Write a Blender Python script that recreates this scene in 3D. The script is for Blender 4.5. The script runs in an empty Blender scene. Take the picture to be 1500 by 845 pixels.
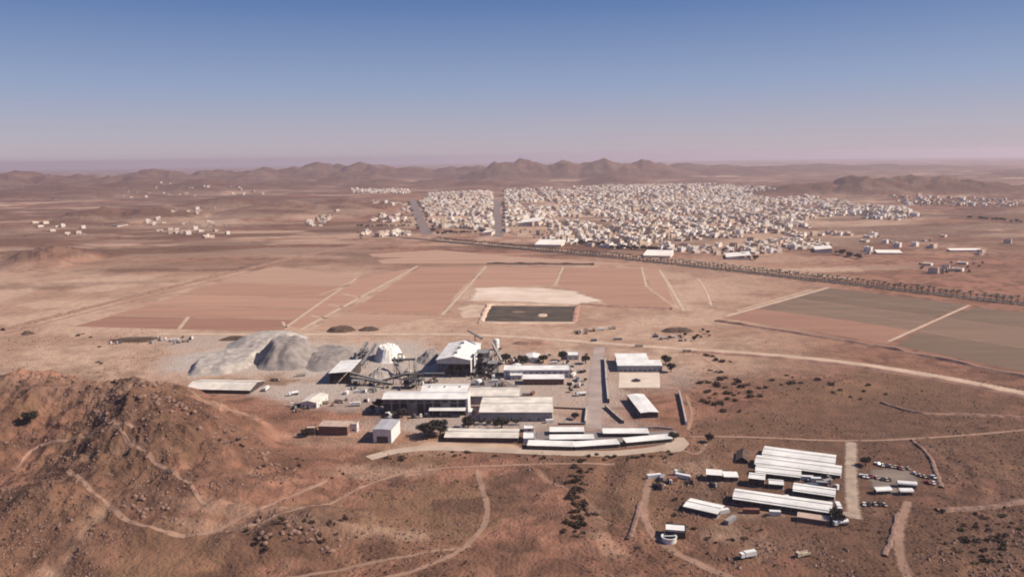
import bpy, bmesh, math, random
import numpy as np
from mathutils import Vector, Matrix
random.seed(7)
sc = bpy.context.scene
COL = sc.collection
R = math.radians

# ------------------------------------------------------------------ camera, sky, sun, exposure
CAM_Z, F, YH, CX, CY = 200.0, 1177.0, 229.0, 750.0, 422.5
ROLL = 0.0135                                       # the drone hangs slightly tilted: the right horizon sits higher
PITCH = math.atan((CY - YH) / F)
cd = bpy.data.cameras.new('camera'); cam = bpy.data.objects.new('camera', cd); COL.objects.link(cam)
cam.location = (0, 0, CAM_Z); cam.rotation_euler = (Matrix.Rotation(R(90) - PITCH, 3, 'X') @ Matrix.Rotation(-ROLL, 3, 'Z')).to_euler()
cd.sensor_width = 36; cd.lens = 36 * F / 1500; cd.clip_start = 1; cd.clip_end = 200000
sc.camera = cam
SUN_AZ, SUN_EL = R(91), R(40)                       # azimuth from +Y towards +X
w = bpy.data.worlds.new('World'); sc.world = w; w.use_nodes = True
nt = w.node_tree; nt.nodes.clear()
sky = nt.nodes.new('ShaderNodeTexSky'); sky.sky_type = 'NISHITA'; sky.sun_disc = False
sky.sun_elevation = SUN_EL; sky.sun_rotation = SUN_AZ
sky.altitude = 900; sky.air_density = 1.0; sky.dust_density = 0.6; sky.ozone_density = 1.6
bg = nt.nodes.new('ShaderNodeBackground'); bg.inputs[1].default_value = 0.05
wo = nt.nodes.new('ShaderNodeOutputWorld')
# dusty air: the sky's own colour turns to a pale lavender towards the horizon, the same all round
tcw = nt.nodes.new('ShaderNodeTexCoord'); sxyz = nt.nodes.new('ShaderNodeSeparateXYZ'); nt.links.new(tcw.outputs['Generated'], sxyz.inputs[0])
mr = nt.nodes.new('ShaderNodeMapRange'); mr.inputs[1].default_value = 0.0; mr.inputs[2].default_value = 0.30; nt.links.new(sxyz.outputs[2], mr.inputs[0])
rmp = nt.nodes.new('ShaderNodeValToRGB'); nt.links.new(mr.outputs[0], rmp.inputs[0])
SKYR = [(0.0, (6.9, 5.8, 6.7)), (0.10, (6.1, 5.7, 7.1)), (0.28, (4.0, 4.95, 7.6)), (0.60, (1.35, 2.6, 5.9)), (1.0, (0.6, 1.5, 4.3))]
for i, (p_, c_) in enumerate(SKYR):
    e_ = rmp.color_ramp.elements[i] if i < 2 else rmp.color_ramp.elements.new(p_)
    e_.position = p_; e_.color = tuple(v_ / 10 for v_ in c_) + (1,)
sc10 = nt.nodes.new('ShaderNodeVectorMath'); sc10.operation = 'SCALE'; sc10.inputs['Scale'].default_value = 10.0; nt.links.new(rmp.outputs[0], sc10.inputs[0])
wm = nt.nodes.new('ShaderNodeMix'); wm.data_type = 'RGBA'; wm.inputs[0].default_value = 0.85
nt.links.new(sky.outputs[0], wm.inputs[6]); nt.links.new(sc10.outputs[0], wm.inputs[7])
nt.links.new(wm.outputs[2], bg.inputs[0]); nt.links.new(bg.outputs[0], wo.inputs[0])
sd = bpy.data.lights.new('sun', 'SUN'); sd.energy = 5.0; sd.angle = R(0.5); sd.color = (1.0, 0.89, 0.75)
sun = bpy.data.objects.new('sun', sd); COL.objects.link(sun)
SUNV = Vector((math.sin(SUN_AZ) * math.cos(SUN_EL), math.cos(SUN_AZ) * math.cos(SUN_EL), math.sin(SUN_EL)))
sun.rotation_euler = SUNV.to_track_quat('Z', 'Y').to_euler()
sc.view_settings.view_transform = 'Standard'; sc.view_settings.look = 'None'
sc.view_settings.exposure = 0.56; sc.view_settings.gamma = 1.0
cy = sc.cycles
cy.use_denoising = True; cy.max_bounces = 5; cy.diffuse_bounces = 3; cy.glossy_bounces = 2
cy.volume_bounces = 1; cy.transparent_max_bounces = 4; cy.filter_width = 1.9
cy.use_adaptive_sampling = True; cy.adaptive_threshold = 0.01

# ------------------------------------------------------------------ pixel -> place, terrain
cp, sp = math.cos(PITCH), math.sin(PITCH); cr, sr = math.cos(ROLL), math.sin(ROLL)
def ray(px, py):
    a, b = (px - CX) / F, (CY - py) / F; u, v = a * cr + b * sr, b * cr - a * sr
    return u, cp + v * sp, -sp + v * cp
def G(px, py, z=0.0):
    dx, dy, dz = ray(px, py); t = (z - CAM_Z) / dz
    return Vector((dx * t, dy * t, z))
def to_px(X, Y, Z):
    dz = Z - CAM_Z
    f = Y * cp - dz * sp; up = Y * sp + dz * cp
    return CX + F * (X * cr - up * sr) / f, CY - F * (up * cr + X * sr) / f

def _h(ix, iy, s):
    n = (ix * 374761393 + iy * 668265263 + s * 1442695041) & 0xffffffff
    n = ((n ^ (n >> 13)) * 1274126177) & 0xffffffff
    n = n ^ (n >> 16)
    return (n & 0xffff) / 65535.0
def vn(x, y, s=0):
    x0 = np.floor(x); y0 = np.floor(y); fx = x - x0; fy = y - y0
    fx = fx * fx * (3 - 2 * fx); fy = fy * fy * (3 - 2 * fy)
    ix = x0.astype(np.int64); iy = y0.astype(np.int64)
    a = _h(ix, iy, s); b = _h(ix + 1, iy, s); c = _h(ix, iy + 1, s); d = _h(ix + 1, iy + 1, s)
    return (a * (1 - fx) + b * fx) * (1 - fy) + (c * (1 - fx) + d * fx) * fy
def fbm(x, y, s=0, o=4):
    r = 0; a = 0.5; t = 0
    for i in range(o):
        r = r + a * vn(x, y, s + i * 17); t += a; a *= 0.5; x = x * 2.03 + 11.3; y = y * 2.03 + 7.7
    return r / t
def ridged(x, y, s=0, o=4):
    r = 0; a = 0.5; t = 0
    for i in range(o):
        r = r + a * (1 - np.abs(2 * vn(x, y, s + i * 13) - 1)) ** 1.6; t += a; a *= 0.5; x = x * 2.1 + 3.1; y = y * 2.1 + 5.7
    return r / t
def sst(a, b, x):
    t = np.clip((x - a) / (b - a), 0, 1); return t * t * (3 - 2 * t)
def bump(x, y, cx, cyy, rx, ry, rot=0):
    c, s = math.cos(rot), math.sin(rot); dx, dy = x - cx, y - cyy
    u = (dx * c + dy * s) / rx; v = (-dx * s + dy * c) / ry
    return np.clip(1 - u * u - v * v, 0, 1) ** 1.7

# near hill: x, y, height, rx, ry, rot
HILL = [(-335, 580, 34, 120, 95, 0.1), (-240, 535, 36, 85, 95, 0.2), (-265, 470, 11, 140, 130, 0), (-190, 480, 8, 90, 90, -.5),
        (-430, 530, 24, 140, 170, 0), (-195, 410, 7, 120, 70, .2), (-112, 408, 8, 52, 40, .3), (-330, 400, 6, 120, 60, 0), (-262, 430, 6, 45, 32, 0)]
# skyline peaks: px, py (of the summit), distance, half width m
PEAKS = [(25, 249, 6400, 560), (70, 256, 6300, 500), (115, 255, 6600, 480), (160, 257, 6500, 420), (228, 246, 6900, 520), (200, 252, 6800, 500), (268, 254, 7000, 500), (300, 248, 7100, 480),
         (320, 246, 7200, 450), (352, 251, 7200, 500), (385, 245, 7400, 520), (430, 243, 7600, 560), (465, 236, 7700, 520), (495, 241, 7800, 560), (527, 237, 7700, 520),
         (560, 240, 7700, 600), (605, 243, 7800, 700), (660, 243, 7900, 700), (700, 242, 7600, 620), (742, 236, 7000, 520), (762, 232, 7000, 480), (785, 237, 7000, 480),
         (825, 234, 7000, 480), (852, 239, 7000, 420), (885, 231, 6900, 560), (905, 239, 6900, 420), (940, 234, 7000, 480), (968, 238, 7200, 480), (1005, 238, 7800, 700),
         (1060, 241, 8000, 800), (1130, 243, 8200, 900), (1200, 239, 9500, 1100), (1290, 240, 9500, 1100), (1370, 241, 9700, 1200), (1460, 242, 9700, 1200), (-40, 252, 6400, 600), (1560, 244, 9700, 1200),
         (640, 262, 5600, 420), (700, 264, 5400, 400), (420, 262, 5700, 600), (300, 262, 5300, 500), (560, 262, 5600, 380), (900, 254, 5600, 350), (520, 252, 6500, 500), (80, 268, 4900, 700), (180, 266, 5000, 600)]
NEARRIDGE = [(1165, 268, 3900, 260), (1205, 266, 3850, 240), (1250, 256, 3850, 300), (1295, 260, 3900, 300), (1335, 255, 3900, 330), (1380, 257, 3850, 320), (1420, 261, 3800, 280), (1460, 266, 3750, 300), (1510, 269, 3700, 320), (1560, 265, 3700, 320),
             (80, 358, 1640, 95), (58, 362, 1660, 80), (1440, 302, 2700, 150), (240, 299, 2900, 260), (150, 303, 2800, 220), (420, 293, 3100, 330), (500, 291, 3200, 300), (330, 288, 3400, 300)]
def _pk(L):
    out = []
    for px, py, d, rw in L:
        dx, dy, dz = ray(px, py); t = d / dy
        out.append((dx * t, d, CAM_Z + dz * t, rw))
    return out
PK = _pk(PEAKS); NR = _pk(NEARRIDGE)
def H(x, y):
    x = np.asarray(x, float); y = np.asarray(y, float); z = np.zeros(np.broadcast(x, y).shape)
    # near hill
    m = (y < 720)
    if m.any():
        xx, yy = np.broadcast_arrays(x, y); xx = xx[m]; yy = yy[m]
        h = 0
        wx = xx + 14 * (fbm(xx / 38, yy / 38, 3) - .5) * 2; wy = yy + 14 * (fbm(xx / 38, yy / 38, 9) - .5) * 2
        for (a, b, hh, rx, ry, ro) in HILL: h = h + hh * bump(wx, wy, a, b, rx, ry, ro)
        k = np.clip(h / 22, 0, 1)
        h = h * (0.82 + .32 * ridged(xx / 75, yy / 75, 21, 3)) + k * (ridged(xx / 24, yy / 24, 33, 4) - .5) * 7.0 + k * (fbm(xx / 6, yy / 6, 41, 3) - .5) * 2.8 + k * (ridged(xx / 9, yy / 9, 47, 3) - .4) * 1.6
        camp = sst(72, 96, xx) * sst(290, 265, xx) * sst(395, 415, yy)
        fg = sst(535, 470, yy) * (1 - camp)
        h = h + fg * ((fbm(xx / 45, yy / 45, 5, 4) - .5) * 5.0 + (ridged(xx / 28, yy / 28, 55, 3) - .5) * 1.6)
        gl = ridged(xx / 85 + .3 * fbm(xx / 30, yy / 30, 15), yy / 85, 88, 3); h = h - (fg * .9 + k * .6) * 1.8 * sst(.70, .92, gl)
        # shallow wash running down the middle foreground
        wc = 62 + 10 * np.sin(yy / 40.) ; h = h - fg * 2.2 * np.exp(-((xx - wc) / 9.) ** 2)
        z[m] = h
    m = (y > 1200)
    if m.any():
        xx, yy = np.broadcast_arrays(x, y); xx = xx[m]; yy = yy[m]
        az = xx / yy
        town = sst(-.16, -.10, az) * sst(.45, .40, az)
        far = sst(1500, 3000, yy) * (1 - .9 * town * sst(4600, 3800, yy)) + .0
        left = sst(-.05, -.25, az) * sst(1450, 1900, yy)
        h = (np.maximum(far, left * .5)) * (fbm(xx / 420, yy / 420, 61, 5) - .42) * 30
        h = np.maximum(h, -3) * sst(1450, 1900, yy)
        h = h + sst(3800, 5200, yy) * sst(11000, 8000, yy) * (ridged(xx / 900, yy / 900, 77, 5) ** 2) * 26
        best = np.zeros_like(xx)
        for (a, b, hh, rw) in PK + NR:
            d2 = ((xx - a) / (rw * .9)) ** 2 + ((yy - b) / (rw * 1.5)) ** 2
            s = d2 < 1
            if s.any():
                rr = np.sqrt(d2[s]); xs, ys = xx[s], yy[s]
                n = ridged(xs / (rw * .8), ys / (rw * .8), 91, 5) - .5; n2 = fbm(xs / (rw * .25), ys / (rw * .25), 95, 3) - .5
                v = hh * np.clip(1 - rr ** .95, 0, 1) * (1 + .75 * (n - .1) * np.clip(rr * 2.5, .1, 1) + .65 * n2 * np.clip(rr * 4, .3, 1))
                best[s] = np.maximum(best[s], v)
        z[m] = np.maximum(h * sst(14000, 9000, yy), best + .25 * np.maximum(h, 0)) - (xx * xx + yy * yy) / 1.28e7 * sst(6000, 12000, yy)
    return z
def Hs(x, y): return float(H(np.array([x]), np.array([y]))[0])
def GH(px, py):
    """where the view ray through a photo pixel meets the near terrain"""
    dx, dy, dz = ray(px, py)
    t = np.arange(180, 900, 1.0); z = CAM_Z + dz * t; hh = H(dx * t, dy * t)
    k = np.nonzero(z <= hh)[0]
    if len(k) == 0: return G(px, py)
    t0 = t[k[0]]; return Vector((dx * t0, dy * t0, Hs(dx * t0, dy * t0)))

# ------------------------------------------------------------------ materials
MATS = {}
def mat(name, col, rough=.85, var=.12, scale=.3, bump_=0.0, metal=0.0, col2=None, wave=None, soft=False, stretch=None):
    if name in MATS: return MATS[name]
    m = bpy.data.materials.new(name); m.use_nodes = True; n = m.node_tree.nodes; l = m.node_tree.links
    b = n['Principled BSDF']; b.inputs['Roughness'].default_value = rough; b.inputs['Metallic'].default_value = metal
    tc = n.new('ShaderNodeTexCoord'); no = n.new('ShaderNodeTexNoise'); no.inputs['Scale'].default_value = scale; no.inputs['Detail'].default_value = 6
    if stretch:
        mp_ = n.new('ShaderNodeMapping'); mp_.inputs['Scale'].default_value = stretch; mp_.inputs['Rotation'].default_value = (0, 0, R(-6)); l.new(tc.outputs['Object'], mp_.inputs[0]); l.new(mp_.outputs[0], no.inputs['Vector'])
    else: l.new(tc.outputs['Object'], no.inputs['Vector'])
    mx = n.new('ShaderNodeMix'); mx.data_type = 'RGBA'
    c2 = col2 if col2 else tuple(c * (1 - var * 2) for c in col)
    c1 = col if col2 else tuple(min(1, c * (1 + var)) for c in col)
    mx.inputs[6].default_value = (*c1, 1); mx.inputs[7].default_value = (*c2, 1)
    rp = n.new('ShaderNodeMapRange'); rp.inputs[1].default_value = .32; rp.inputs[2].default_value = .68
    l.new(no.outputs[0], rp.inputs[0]); l.new(rp.outputs[0], mx.inputs[0])
    out = mx.outputs[2]
    if wave:
        wv = n.new('ShaderNodeTexWave'); wv.inputs['Scale'].default_value = wave; wv.bands_direction = 'X'; wv.inputs['Distortion'].default_value = .3
        l.new(tc.outputs['Object'], wv.inputs['Vector'])
        m2 = n.new('ShaderNodeMix'); m2.data_type = 'RGBA'; m2.blend_type = 'MULTIPLY'; m2.inputs[7].default_value = (.76, .75, .74, 1)
        l.new(wv.outputs['Fac'], m2.inputs[0]); l.new(out, m2.inputs[6]); out = m2.outputs[2]
    l.new(out, b.inputs['Base Color'])
    if bump_:
        bp = n.new('ShaderNodeBump'); bp.inputs['Strength'].default_value = bump_; bp.inputs['Distance'].default_value = .5
        l.new(no.outputs[0], bp.inputs['Height']); l.new(bp.outputs[0], b.inputs['Normal'])
    if soft:                                             # dusty surface that thins out towards its verge
        pass
        at = n.new('ShaderNodeAttribute'); at.attribute_name = 'verge'; n2_ = n.new('ShaderNodeTexNoise'); n2_.inputs['Scale'].default_value = .35; n2_.inputs['Detail'].default_value = 5; l.new(tc.outputs['Object'], n2_.inputs['Vector'])
        ad = n.new('ShaderNodeMath'); ad.operation = 'MULTIPLY_ADD'; ad.inputs[1].default_value = .9; ad.inputs[2].default_value = -.45; l.new(n2_.outputs[0], ad.inputs[0])
        a2 = n.new('ShaderNodeMath'); a2.operation = 'ADD'; l.new(at.outputs['Fac'], a2.inputs[0]); l.new(ad.outputs[0], a2.inputs[1])
        r2 = n.new('ShaderNodeMapRange'); r2.inputs[1].default_value = .2; r2.inputs[2].default_value = .8; r2.inputs[4].default_value = soft; l.new(a2.outputs[0], r2.inputs[0])
        tr = n.new('ShaderNodeBsdfTransparent'); ms = n.new('ShaderNodeMixShader'); l.new(r2.outputs[0], ms.inputs[0]); l.new(tr.outputs[0], ms.inputs[1]); l.new(b.outputs[0], ms.inputs[2])
        l.new(ms.outputs[0], n['Material Output'].inputs['Surface'])
    MATS[name] = m; return m
M_roof = mat('white_sheet_metal', (.80, .77, .73), .6, .11, .11, wave=.35)
M_roofc = mat('cream_sheet_metal', (.74, .67, .58), .6, .13, .11, wave=.35)
M_roofg = mat('grey_sheet_metal', (.42, .41, .42), .55, .1, .1, wave=.35)
M_roofp = mat('dusty_roof', (.42, .30, .24), .8, .12, .2)
M_wallw = mat('white_painted_wall', (.62, .59, .57), .8, .08, .3)
M_wallg = mat('grey_cladding', (.34, .32, .32), .7, .1, .3, wave=.6)
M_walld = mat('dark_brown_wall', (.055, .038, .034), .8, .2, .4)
M_wallb = mat('brick_red_wall', (.17, .085, .065), .9, .15, .5)
M_glass = mat('dark_window_glass', (.02, .022, .026), .15, .1, 1)
M_door = mat('brown_door', (.07, .05, .04), .6, .1, 1)
M_steel = mat('dark_steel', (.045, .04, .038), .6, .25, .5)
M_steell = mat('grey_steel', (.23, .22, .21), .55, .15, .4)
M_belt = mat('rubber_belt', (.03, .028, .027), .8, .1, .5)
M_conc = mat('concrete', (.40, .36, .33), .9, .1, .2)
M_asph = mat('grey_paving', (.20, .165, .155), .9, .12, .05, col2=(.155, .125, .115))
M_apron = mat('pale_apron', (.40, .30, .23), .95, .1, .06, bump_=.2)
M_road = mat('dusty_street', (.315, .24, .21), .95, .1, .05, bump_=.2)
M_track = mat('dirt_track_soil', (.42, .255, .18), .95, .12, .06, soft=.6)
M_path = mat('pale_sand_path', (.52, .37, .27), .95, .1, .06)
M_lane = mat('pale_sand_lane', (.52, .37, .27), .95, .1, .06, soft=.85)
M_gravel = mat('crushed_grey_rock', (.36, .31, .275), .95, .18, .12, bump_=.6)
M_graveld = mat('dark_grey_rock', (.23, .195, .175), .95, .18, .12, bump_=.6)
M_salt = mat('white_ore', (.66, .62, .57), .9, .07, .12, bump_=.4)
M_spoil = mat('dark_spoil', (.095, .055, .036), .95, .25, .2, bump_=.6)
M_soil = mat('reddish_soil', (.30, .165, .115), .95, .15, .15, bump_=.5)
M_rock = mat('weathered_rock', (.20, .115, .085), .95, .25, .4, bump_=.8)
M_shrub = mat('dry_shrub_leaf', (.070, .036, .020), .9, .35, .6)
M_shrub2 = mat('olive_shrub_leaf', (.072, .045, .022), .9, .35, .6)
M_leaf = mat('dark_tree_leaf', (.032, .026, .016), .85, .35, .4)
M_palm = mat('palm_frond', (.040, .030, .014), .7, .3, .3)
M_bark = mat('bark', (.12, .08, .055), .95, .2, 1)
M_tyre = mat('tyre', (.02, .02, .02), .9, .1, 2)
M_tank = mat('white_tank', (.66, .64, .62), .5, .06, .3)
M_house = [mat('house_cream', (.70, .59, .49), .9, .1, .06), mat('house_white', (.74, .67, .60), .9, .08, .06), mat('house_pink', (.58, .45, .37), .9, .1, .06),
           mat('house_grey', (.38, .33, .30), .9, .12, .06), mat('house_tan', (.50, .38, .28), .9, .1, .06)]

# ------------------------------------------------------------------ mesh builder
class MB:
    def __init__(s): s.v = []; s.f = []
    def quad(s, *p):
        i = len(s.v); s.v += [tuple(q) for q in p]; s.f.append(tuple(range(i, i + len(p)))); return s
    def box(s, x0, y0, z0, x1, y1, z1, top=True, bottom=True):
        i = len(s.v)
        s.v += [(x0, y0, z0), (x1, y0, z0), (x1, y1, z0), (x0, y1, z0), (x0, y0, z1), (x1, y0, z1), (x1, y1, z1), (x0, y1, z1)]
        fs = [(0, 1, 5, 4), (1, 2, 6, 5), (2, 3, 7, 6), (3, 0, 4, 7)]
        if top: fs.append((4, 5, 6, 7))
        if bottom: fs.append((3, 2, 1, 0))
        s.f += [tuple(i + k for k in f) for f in fs]; return s
    def bar(s, a, b, w_, h_=None):
        a = Vector(a); b = Vector(b); h_ = h_ or w_; d = (b - a)
        if d.length < 1e-6: return s
        d.normalize(); u = d.cross(Vector((0, 0, 1)))
        if u.length < 1e-3: u = Vector((1, 0, 0))
        u.normalize(); v = u.cross(d)
        i = len(s.v)
        for p in (a, b):
            for (p1, q1) in ((-1, -1), (1, -1), (1, 1), (-1, 1)): s.v.append(tuple(p + u * (p1 * w_ / 2) + v * (q1 * h_ / 2)))
        s.f += [tuple(i + k for k in f) for f in ((0, 1, 5, 4), (1, 2, 6, 5), (2, 3, 7, 6), (3, 0, 4, 7), (3, 2, 1, 0), (4, 5, 6, 7))]; return s
    def lathe(s, prof, n=20, cx=0, cyy=0, cap=True):
        i = len(s.v)
        for (r, z) in prof:
            for k in range(n): a = 2 * math.pi * k / n; s.v.append((cx + r * math.cos(a), cyy + r * math.sin(a), z))
        for j in range(len(prof) - 1):
            for k in range(n):
                k2 = (k + 1) % n; s.f.append((i + j * n + k, i + j * n + k2, i + (j + 1) * n + k2, i + (j + 1) * n + k))
        if cap: s.f.append(tuple(i + (len(prof) - 1) * n + k for k in range(n)))
        return s
    def hcyl(s, a, b, r, n=14):
        a = Vector(a); b = Vector(b); d = (b - a).normalized(); u = d.orthogonal().normalized(); v = d.cross(u); i = len(s.v)
        for p in (a, b):
            for k in range(n): t = 2 * math.pi * k / n; s.v.append(tuple(p + (u * math.cos(t) + v * math.sin(t)) * r))
        for k in range(n): s.f.append((i + k, i + (k + 1) % n, i + n + (k + 1) % n, i + n + k))
        s.f.append(tuple(i + k for k in range(n))[::-1]); s.f.append(tuple(i + n + k for k in range(n))); return s
    def mesh(s, name, m, smooth=False):
        me = bpy.data.meshes.new(name); me.from_pydata(s.v, [], s.f); me.materials.append(m); me.update()
        if smooth: me.polygons.foreach_set('use_smooth', [True] * len(me.polygons))
        return me
    def build(s, name, m, parent=None, smooth=False):
        return link(name, s.mesh(name, m, smooth), parent)
def link(name, me, parent=None, loc=None, rz=None):
    o = bpy.data.objects.new(name, me); COL.objects.link(o)
    if parent is not None: o.parent = parent
    if loc is not None: o.location = loc
    if rz is not None: o.rotation_euler = (0, 0, rz)
    return o
def tag(o, label=None, cat=None, group=None, kind=None):
    if label: o['label'] = label
    if cat: o['category'] = cat
    if group: o['group'] = group
    if kind: o['kind'] = kind
    return o
def thing(name, label, cat, loc, rz=0, group=None):
    o = link(name, None, None, loc, rz); o.empty_display_size = .5
    return tag(o, label, cat, group)
def copy_tree(o, loc=None, rz=None, scale=None, parent=None, label=None, group=None):
    c = o.copy(); COL.objects.link(c)
    if parent is not None: c.parent = parent
    if loc is not None: c.location = loc
    if rz is not None: c.rotation_euler = (0, 0, rz)
    if scale is not None: c.scale = (scale,) * 3 if isinstance(scale, (int, float)) else scale
    if label: c['label'] = label
    if group: c['group'] = group
    for ch in KIDS.get(o.name, list(o.children)): copy_tree(ch, parent=c)
    return c
KIDS = {}
def freeze(o):
    KIDS[o.name] = list(o.children)
    for c in KIDS[o.name]: freeze(c)
    return o

# ------------------------------------------------------------------ ground
def make_ground():
    r = []
    d = 215.0
    while d < 45000:
        r.append(d)
        if d < 320: d += 1.6
        elif d < 720: d += 1.25
        elif d < 1100: d += 8
        elif d < 2600: d *= 1.011
        elif d < 10500: d *= 1.0085
        else: d *= 1.03
    r = np.array(r)
    a = np.concatenate([np.linspace(-1.6, -.74, 60, endpoint=False), np.linspace(-.74, .74, 880, endpoint=False), np.linspace(.74, 1.6, 61)])
    A, D = np.meshgrid(a, r)
    X = D * A; Y = D.copy(); Z = H(X, Y)
    n, k = X.shape
    v = np.stack([X, Y, Z], -1).reshape(-1, 3)
    idx = np.arange(n * k).reshape(n, k)
    q = np.stack([idx[:-1, :-1], idx[:-1, 1:], idx[1:, 1:], idx[1:, :-1]], -1).reshape(-1, 4)
    # apron of ground under and behind the camera
    v = np.concatenate([v, np.array([[-45000, -3000, -3], [45000, -3000, -3], [45000, 216, -3], [-45000, 216, -3]])])
    q = np.concatenate([q, [[n * k, n * k + 1, n * k + 2, n * k + 3]]])
    me = bpy.data.meshes.new('ground'); me.vertices.add(len(v)); me.vertices.foreach_set('co', v.ravel())
    me.loops.add(q.size); me.loops.foreach_set('vertex_index', q.ravel().astype(np.int32))
    me.polygons.add(len(q)); me.polygons.foreach_set('loop_start', np.arange(0, q.size, 4, dtype=np.int32))
    me.polygons.foreach_set('use_smooth', np.ones(len(q), bool)); me.update()
    # soil masks: r dark scrub/rock and painted corner darkening, g pale sand, b grey gravel, a olive
    x, y = v[:, 0], v[:, 1]; z = v[:, 2]
    px, py = to_px(x, np.maximum(y, 1), z)
    rock = np.zeros(len(v)); pale = np.zeros(len(v)); grey = np.zeros(len(v)); ol = np.zeros(len(v))
    nb = fbm(x / 60, y / 60, 201, 5); nf = fbm(x / 14, y / 14, 207, 4); nl = fbm(x / 420, y / 420, 211, 4)
    def blob(L, arr, soft=.45, amp=1.0):
        for (bx, by, rx, ry, st) in L:
            g = GH(bx, by) if by > 520 else G(bx, by)
            d2 = ((x - g.x) / rx) ** 2 + ((y - g.y) / ry) ** 2
            s = d2 < 3
            dd = np.sqrt(d2[s]) + (nb[s] - .5) * 1.5 * amp + (nf[s] - .5) * .8 * amp
            arr[s] = np.maximum(arr[s], st * sst(1 + soft, 1 - soft, dd))
    # slope darkens into exposed rock on the near hill
    hill = (y < 700) & (x < -60)
    k = np.clip(z / 25, 0, 1)
    rr = ridged(x / 26, y / 26, 221, 4)
    rock = np.where(hill, k * sst(.50, .68, rr * .6 + nf * .45) * .95, rock)
    blob([(245, 590, 45, 22, .9), (330, 640, 55, 30, .8), (400, 670, 28, 20, .7), (90, 570, 55, 14, .8), (120, 690, 20, 16, .7), (220, 740, 26, 12, .9), (440, 785, 34, 17, 1.0), (130, 790, 55, 12, .55),
          (40, 760, 60, 14, .6), (60, 645, 15, 14, .7), (300, 700, 24, 9, .5), (160, 660, 40, 9, .55), (850, 700, 14, 60, .75), (840, 760, 22, 20, .7), (905, 690, 8, 22, .45),
          (1090, 560, 45, 28, .55), (1040, 590, 24, 18, .55), (1150, 560, 40, 14, .5), (1200, 590, 60, 14, .3), (940, 830, 60, 14, .5), (830, 820, 45, 10, .45), (700, 830, 60, 8, .35),
          (1400, 745, 40, 9, .75), (1450, 790, 45, 28, .85), (1380, 800, 30, 22, .6), (1500, 740, 60, 40, .8), (1230, 830, 60, 22, .6), (1100, 840, 50, 16, .6), (1480, 640, 50, 60, .5), (1330, 600, 70, 16, .45)], rock)
    blob([(80, 372, 130, 90, .9), (215, 395, 160, 14, .8), (300, 395, 200, 16, .8), (270, 335, 200, 40, .4), (240, 310, 400, 130, .55), (130, 312, 350, 120, .5), (480, 300, 700, 120, .5), (680, 360, 120, 12, .4),
          (1350, 350, 250, 60, .55), (1440, 320, 260, 100, .6), (1470, 350, 220, 60, .6), (1420, 390, 160, 30, .5), (1280, 365, 120, 40, .45), (1200, 335, 110, 60, .75), (1290, 335, 120, 60, .7), (700, 335, 60, 50, .4),
          (1330, 400, 90, 8, .5), (1240, 400, 60, 10, .3), (30, 420, 120, 30, .6), (130, 415, 150, 18, .5), (560, 337, 140, 60, .6), (10, 340, 300, 200, .5), (1100, 300, 500, 30, .3)], rock, amp=1.3)
    far = sst(1100, 1900, y)
    az = x / np.maximum(y, 1)
    inplain = sst(1900, 1300, y)
    st = fbm(x / 230, y / 150, 231, 5)
    rock = np.maximum(rock, far * sst(.47, .62, st) * .8)
    wild = np.maximum(sst(-.10, -.22, az), np.maximum(sst(.34, .45, az), sst(4200, 5000, y))) * sst(1450, 1900, y)
    rock = np.maximum(rock, wild * (.08 + (.8 - .3 * sst(-.1, -.25, az) * sst(3600, 2900, y)) * sst(.45, .60, fbm(x / 300, y / 120, 261, 5))))
    rock = np.maximum(rock, sst(5, 18, z) * sst(1300, 1500, y) * .8)
    rock = np.maximum(rock, sst(6, 26, z) * sst(2600, 3400, y) * 1.0 * sst(.15, .4, nl + .15))
    pale = np.maximum(pale, far * sst(.55, .72, fbm(x / 260, y / 120, 241, 5)) * .75 * sst(.62, .45, np.abs(az)))
    blob([(90, 335, 130, 60, .9), (110, 345, 120, 40, .8), (300, 330, 170, 120, .8), (330, 355, 140, 50, .6), (450, 320, 150, 90, .7), (640, 358, 130, 40, .6), (700, 345, 120, 20, .6), (770, 372, 200, 16, .7), (900, 370, 150, 16, .6), (1040, 360, 140, 50, .5),
          (1200, 395, 130, 26, .9), (1290, 392, 100, 30, .6), (1250, 348, 120, 20, .7), (1120, 380, 160, 40, .6), (700, 300, 160, 700, .55), (800, 330, 160, 260, .5), (950, 310, 400, 700, .5), (1100, 320, 300, 500, .5), (1180, 300, 250, 500, .5),
          (560, 345, 160, 60, .5), (670, 310, 190, 800, .85), (830, 310, 260, 900, .85), (980, 310, 380, 900, .85), (1120, 315, 330, 700, .85), (900, 345, 300, 180, .8), (1080, 355, 250, 130, .75), (700, 270, 900, 300, .4), (1340, 252, 900, 120, .5), (620, 350, 60, 60, .6)], pale, amp=1.2)
    pale = np.maximum(pale, wild * .85 * sst(.49, .60, fbm(x / 240, y / 75, 271, 5)))
    ol = np.maximum(ol, far * .8 * sst(.48, .6, fbm(x / 350, y / 110, 281, 5)))
    # plant yard: pale grey gravel
    blob([(330, 525, 52, 60, 1), (420, 520, 62, 80, 1), (490, 530, 50, 75, 1), (560, 520, 45, 70, .95), (470, 570, 55, 28, .9), (620, 540, 45, 60, .8), (560, 590, 70, 20, .55), (400, 570, 40, 16, .7), (700, 540, 60, 60, .55), (760, 590, 80, 40, .45),
          (300, 500, 40, 40, .6), (640, 570, 90, 45, .75), (780, 560, 80, 60, .6), (860, 560, 30, 90, .55), (700, 620, 70, 18, .7), (820, 625, 60, 14, .5), (590, 620, 40, 18, .35), (540, 575, 60, 30, .7), (950, 550, 50, 50, .3)], grey, amp=.7)
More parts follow.
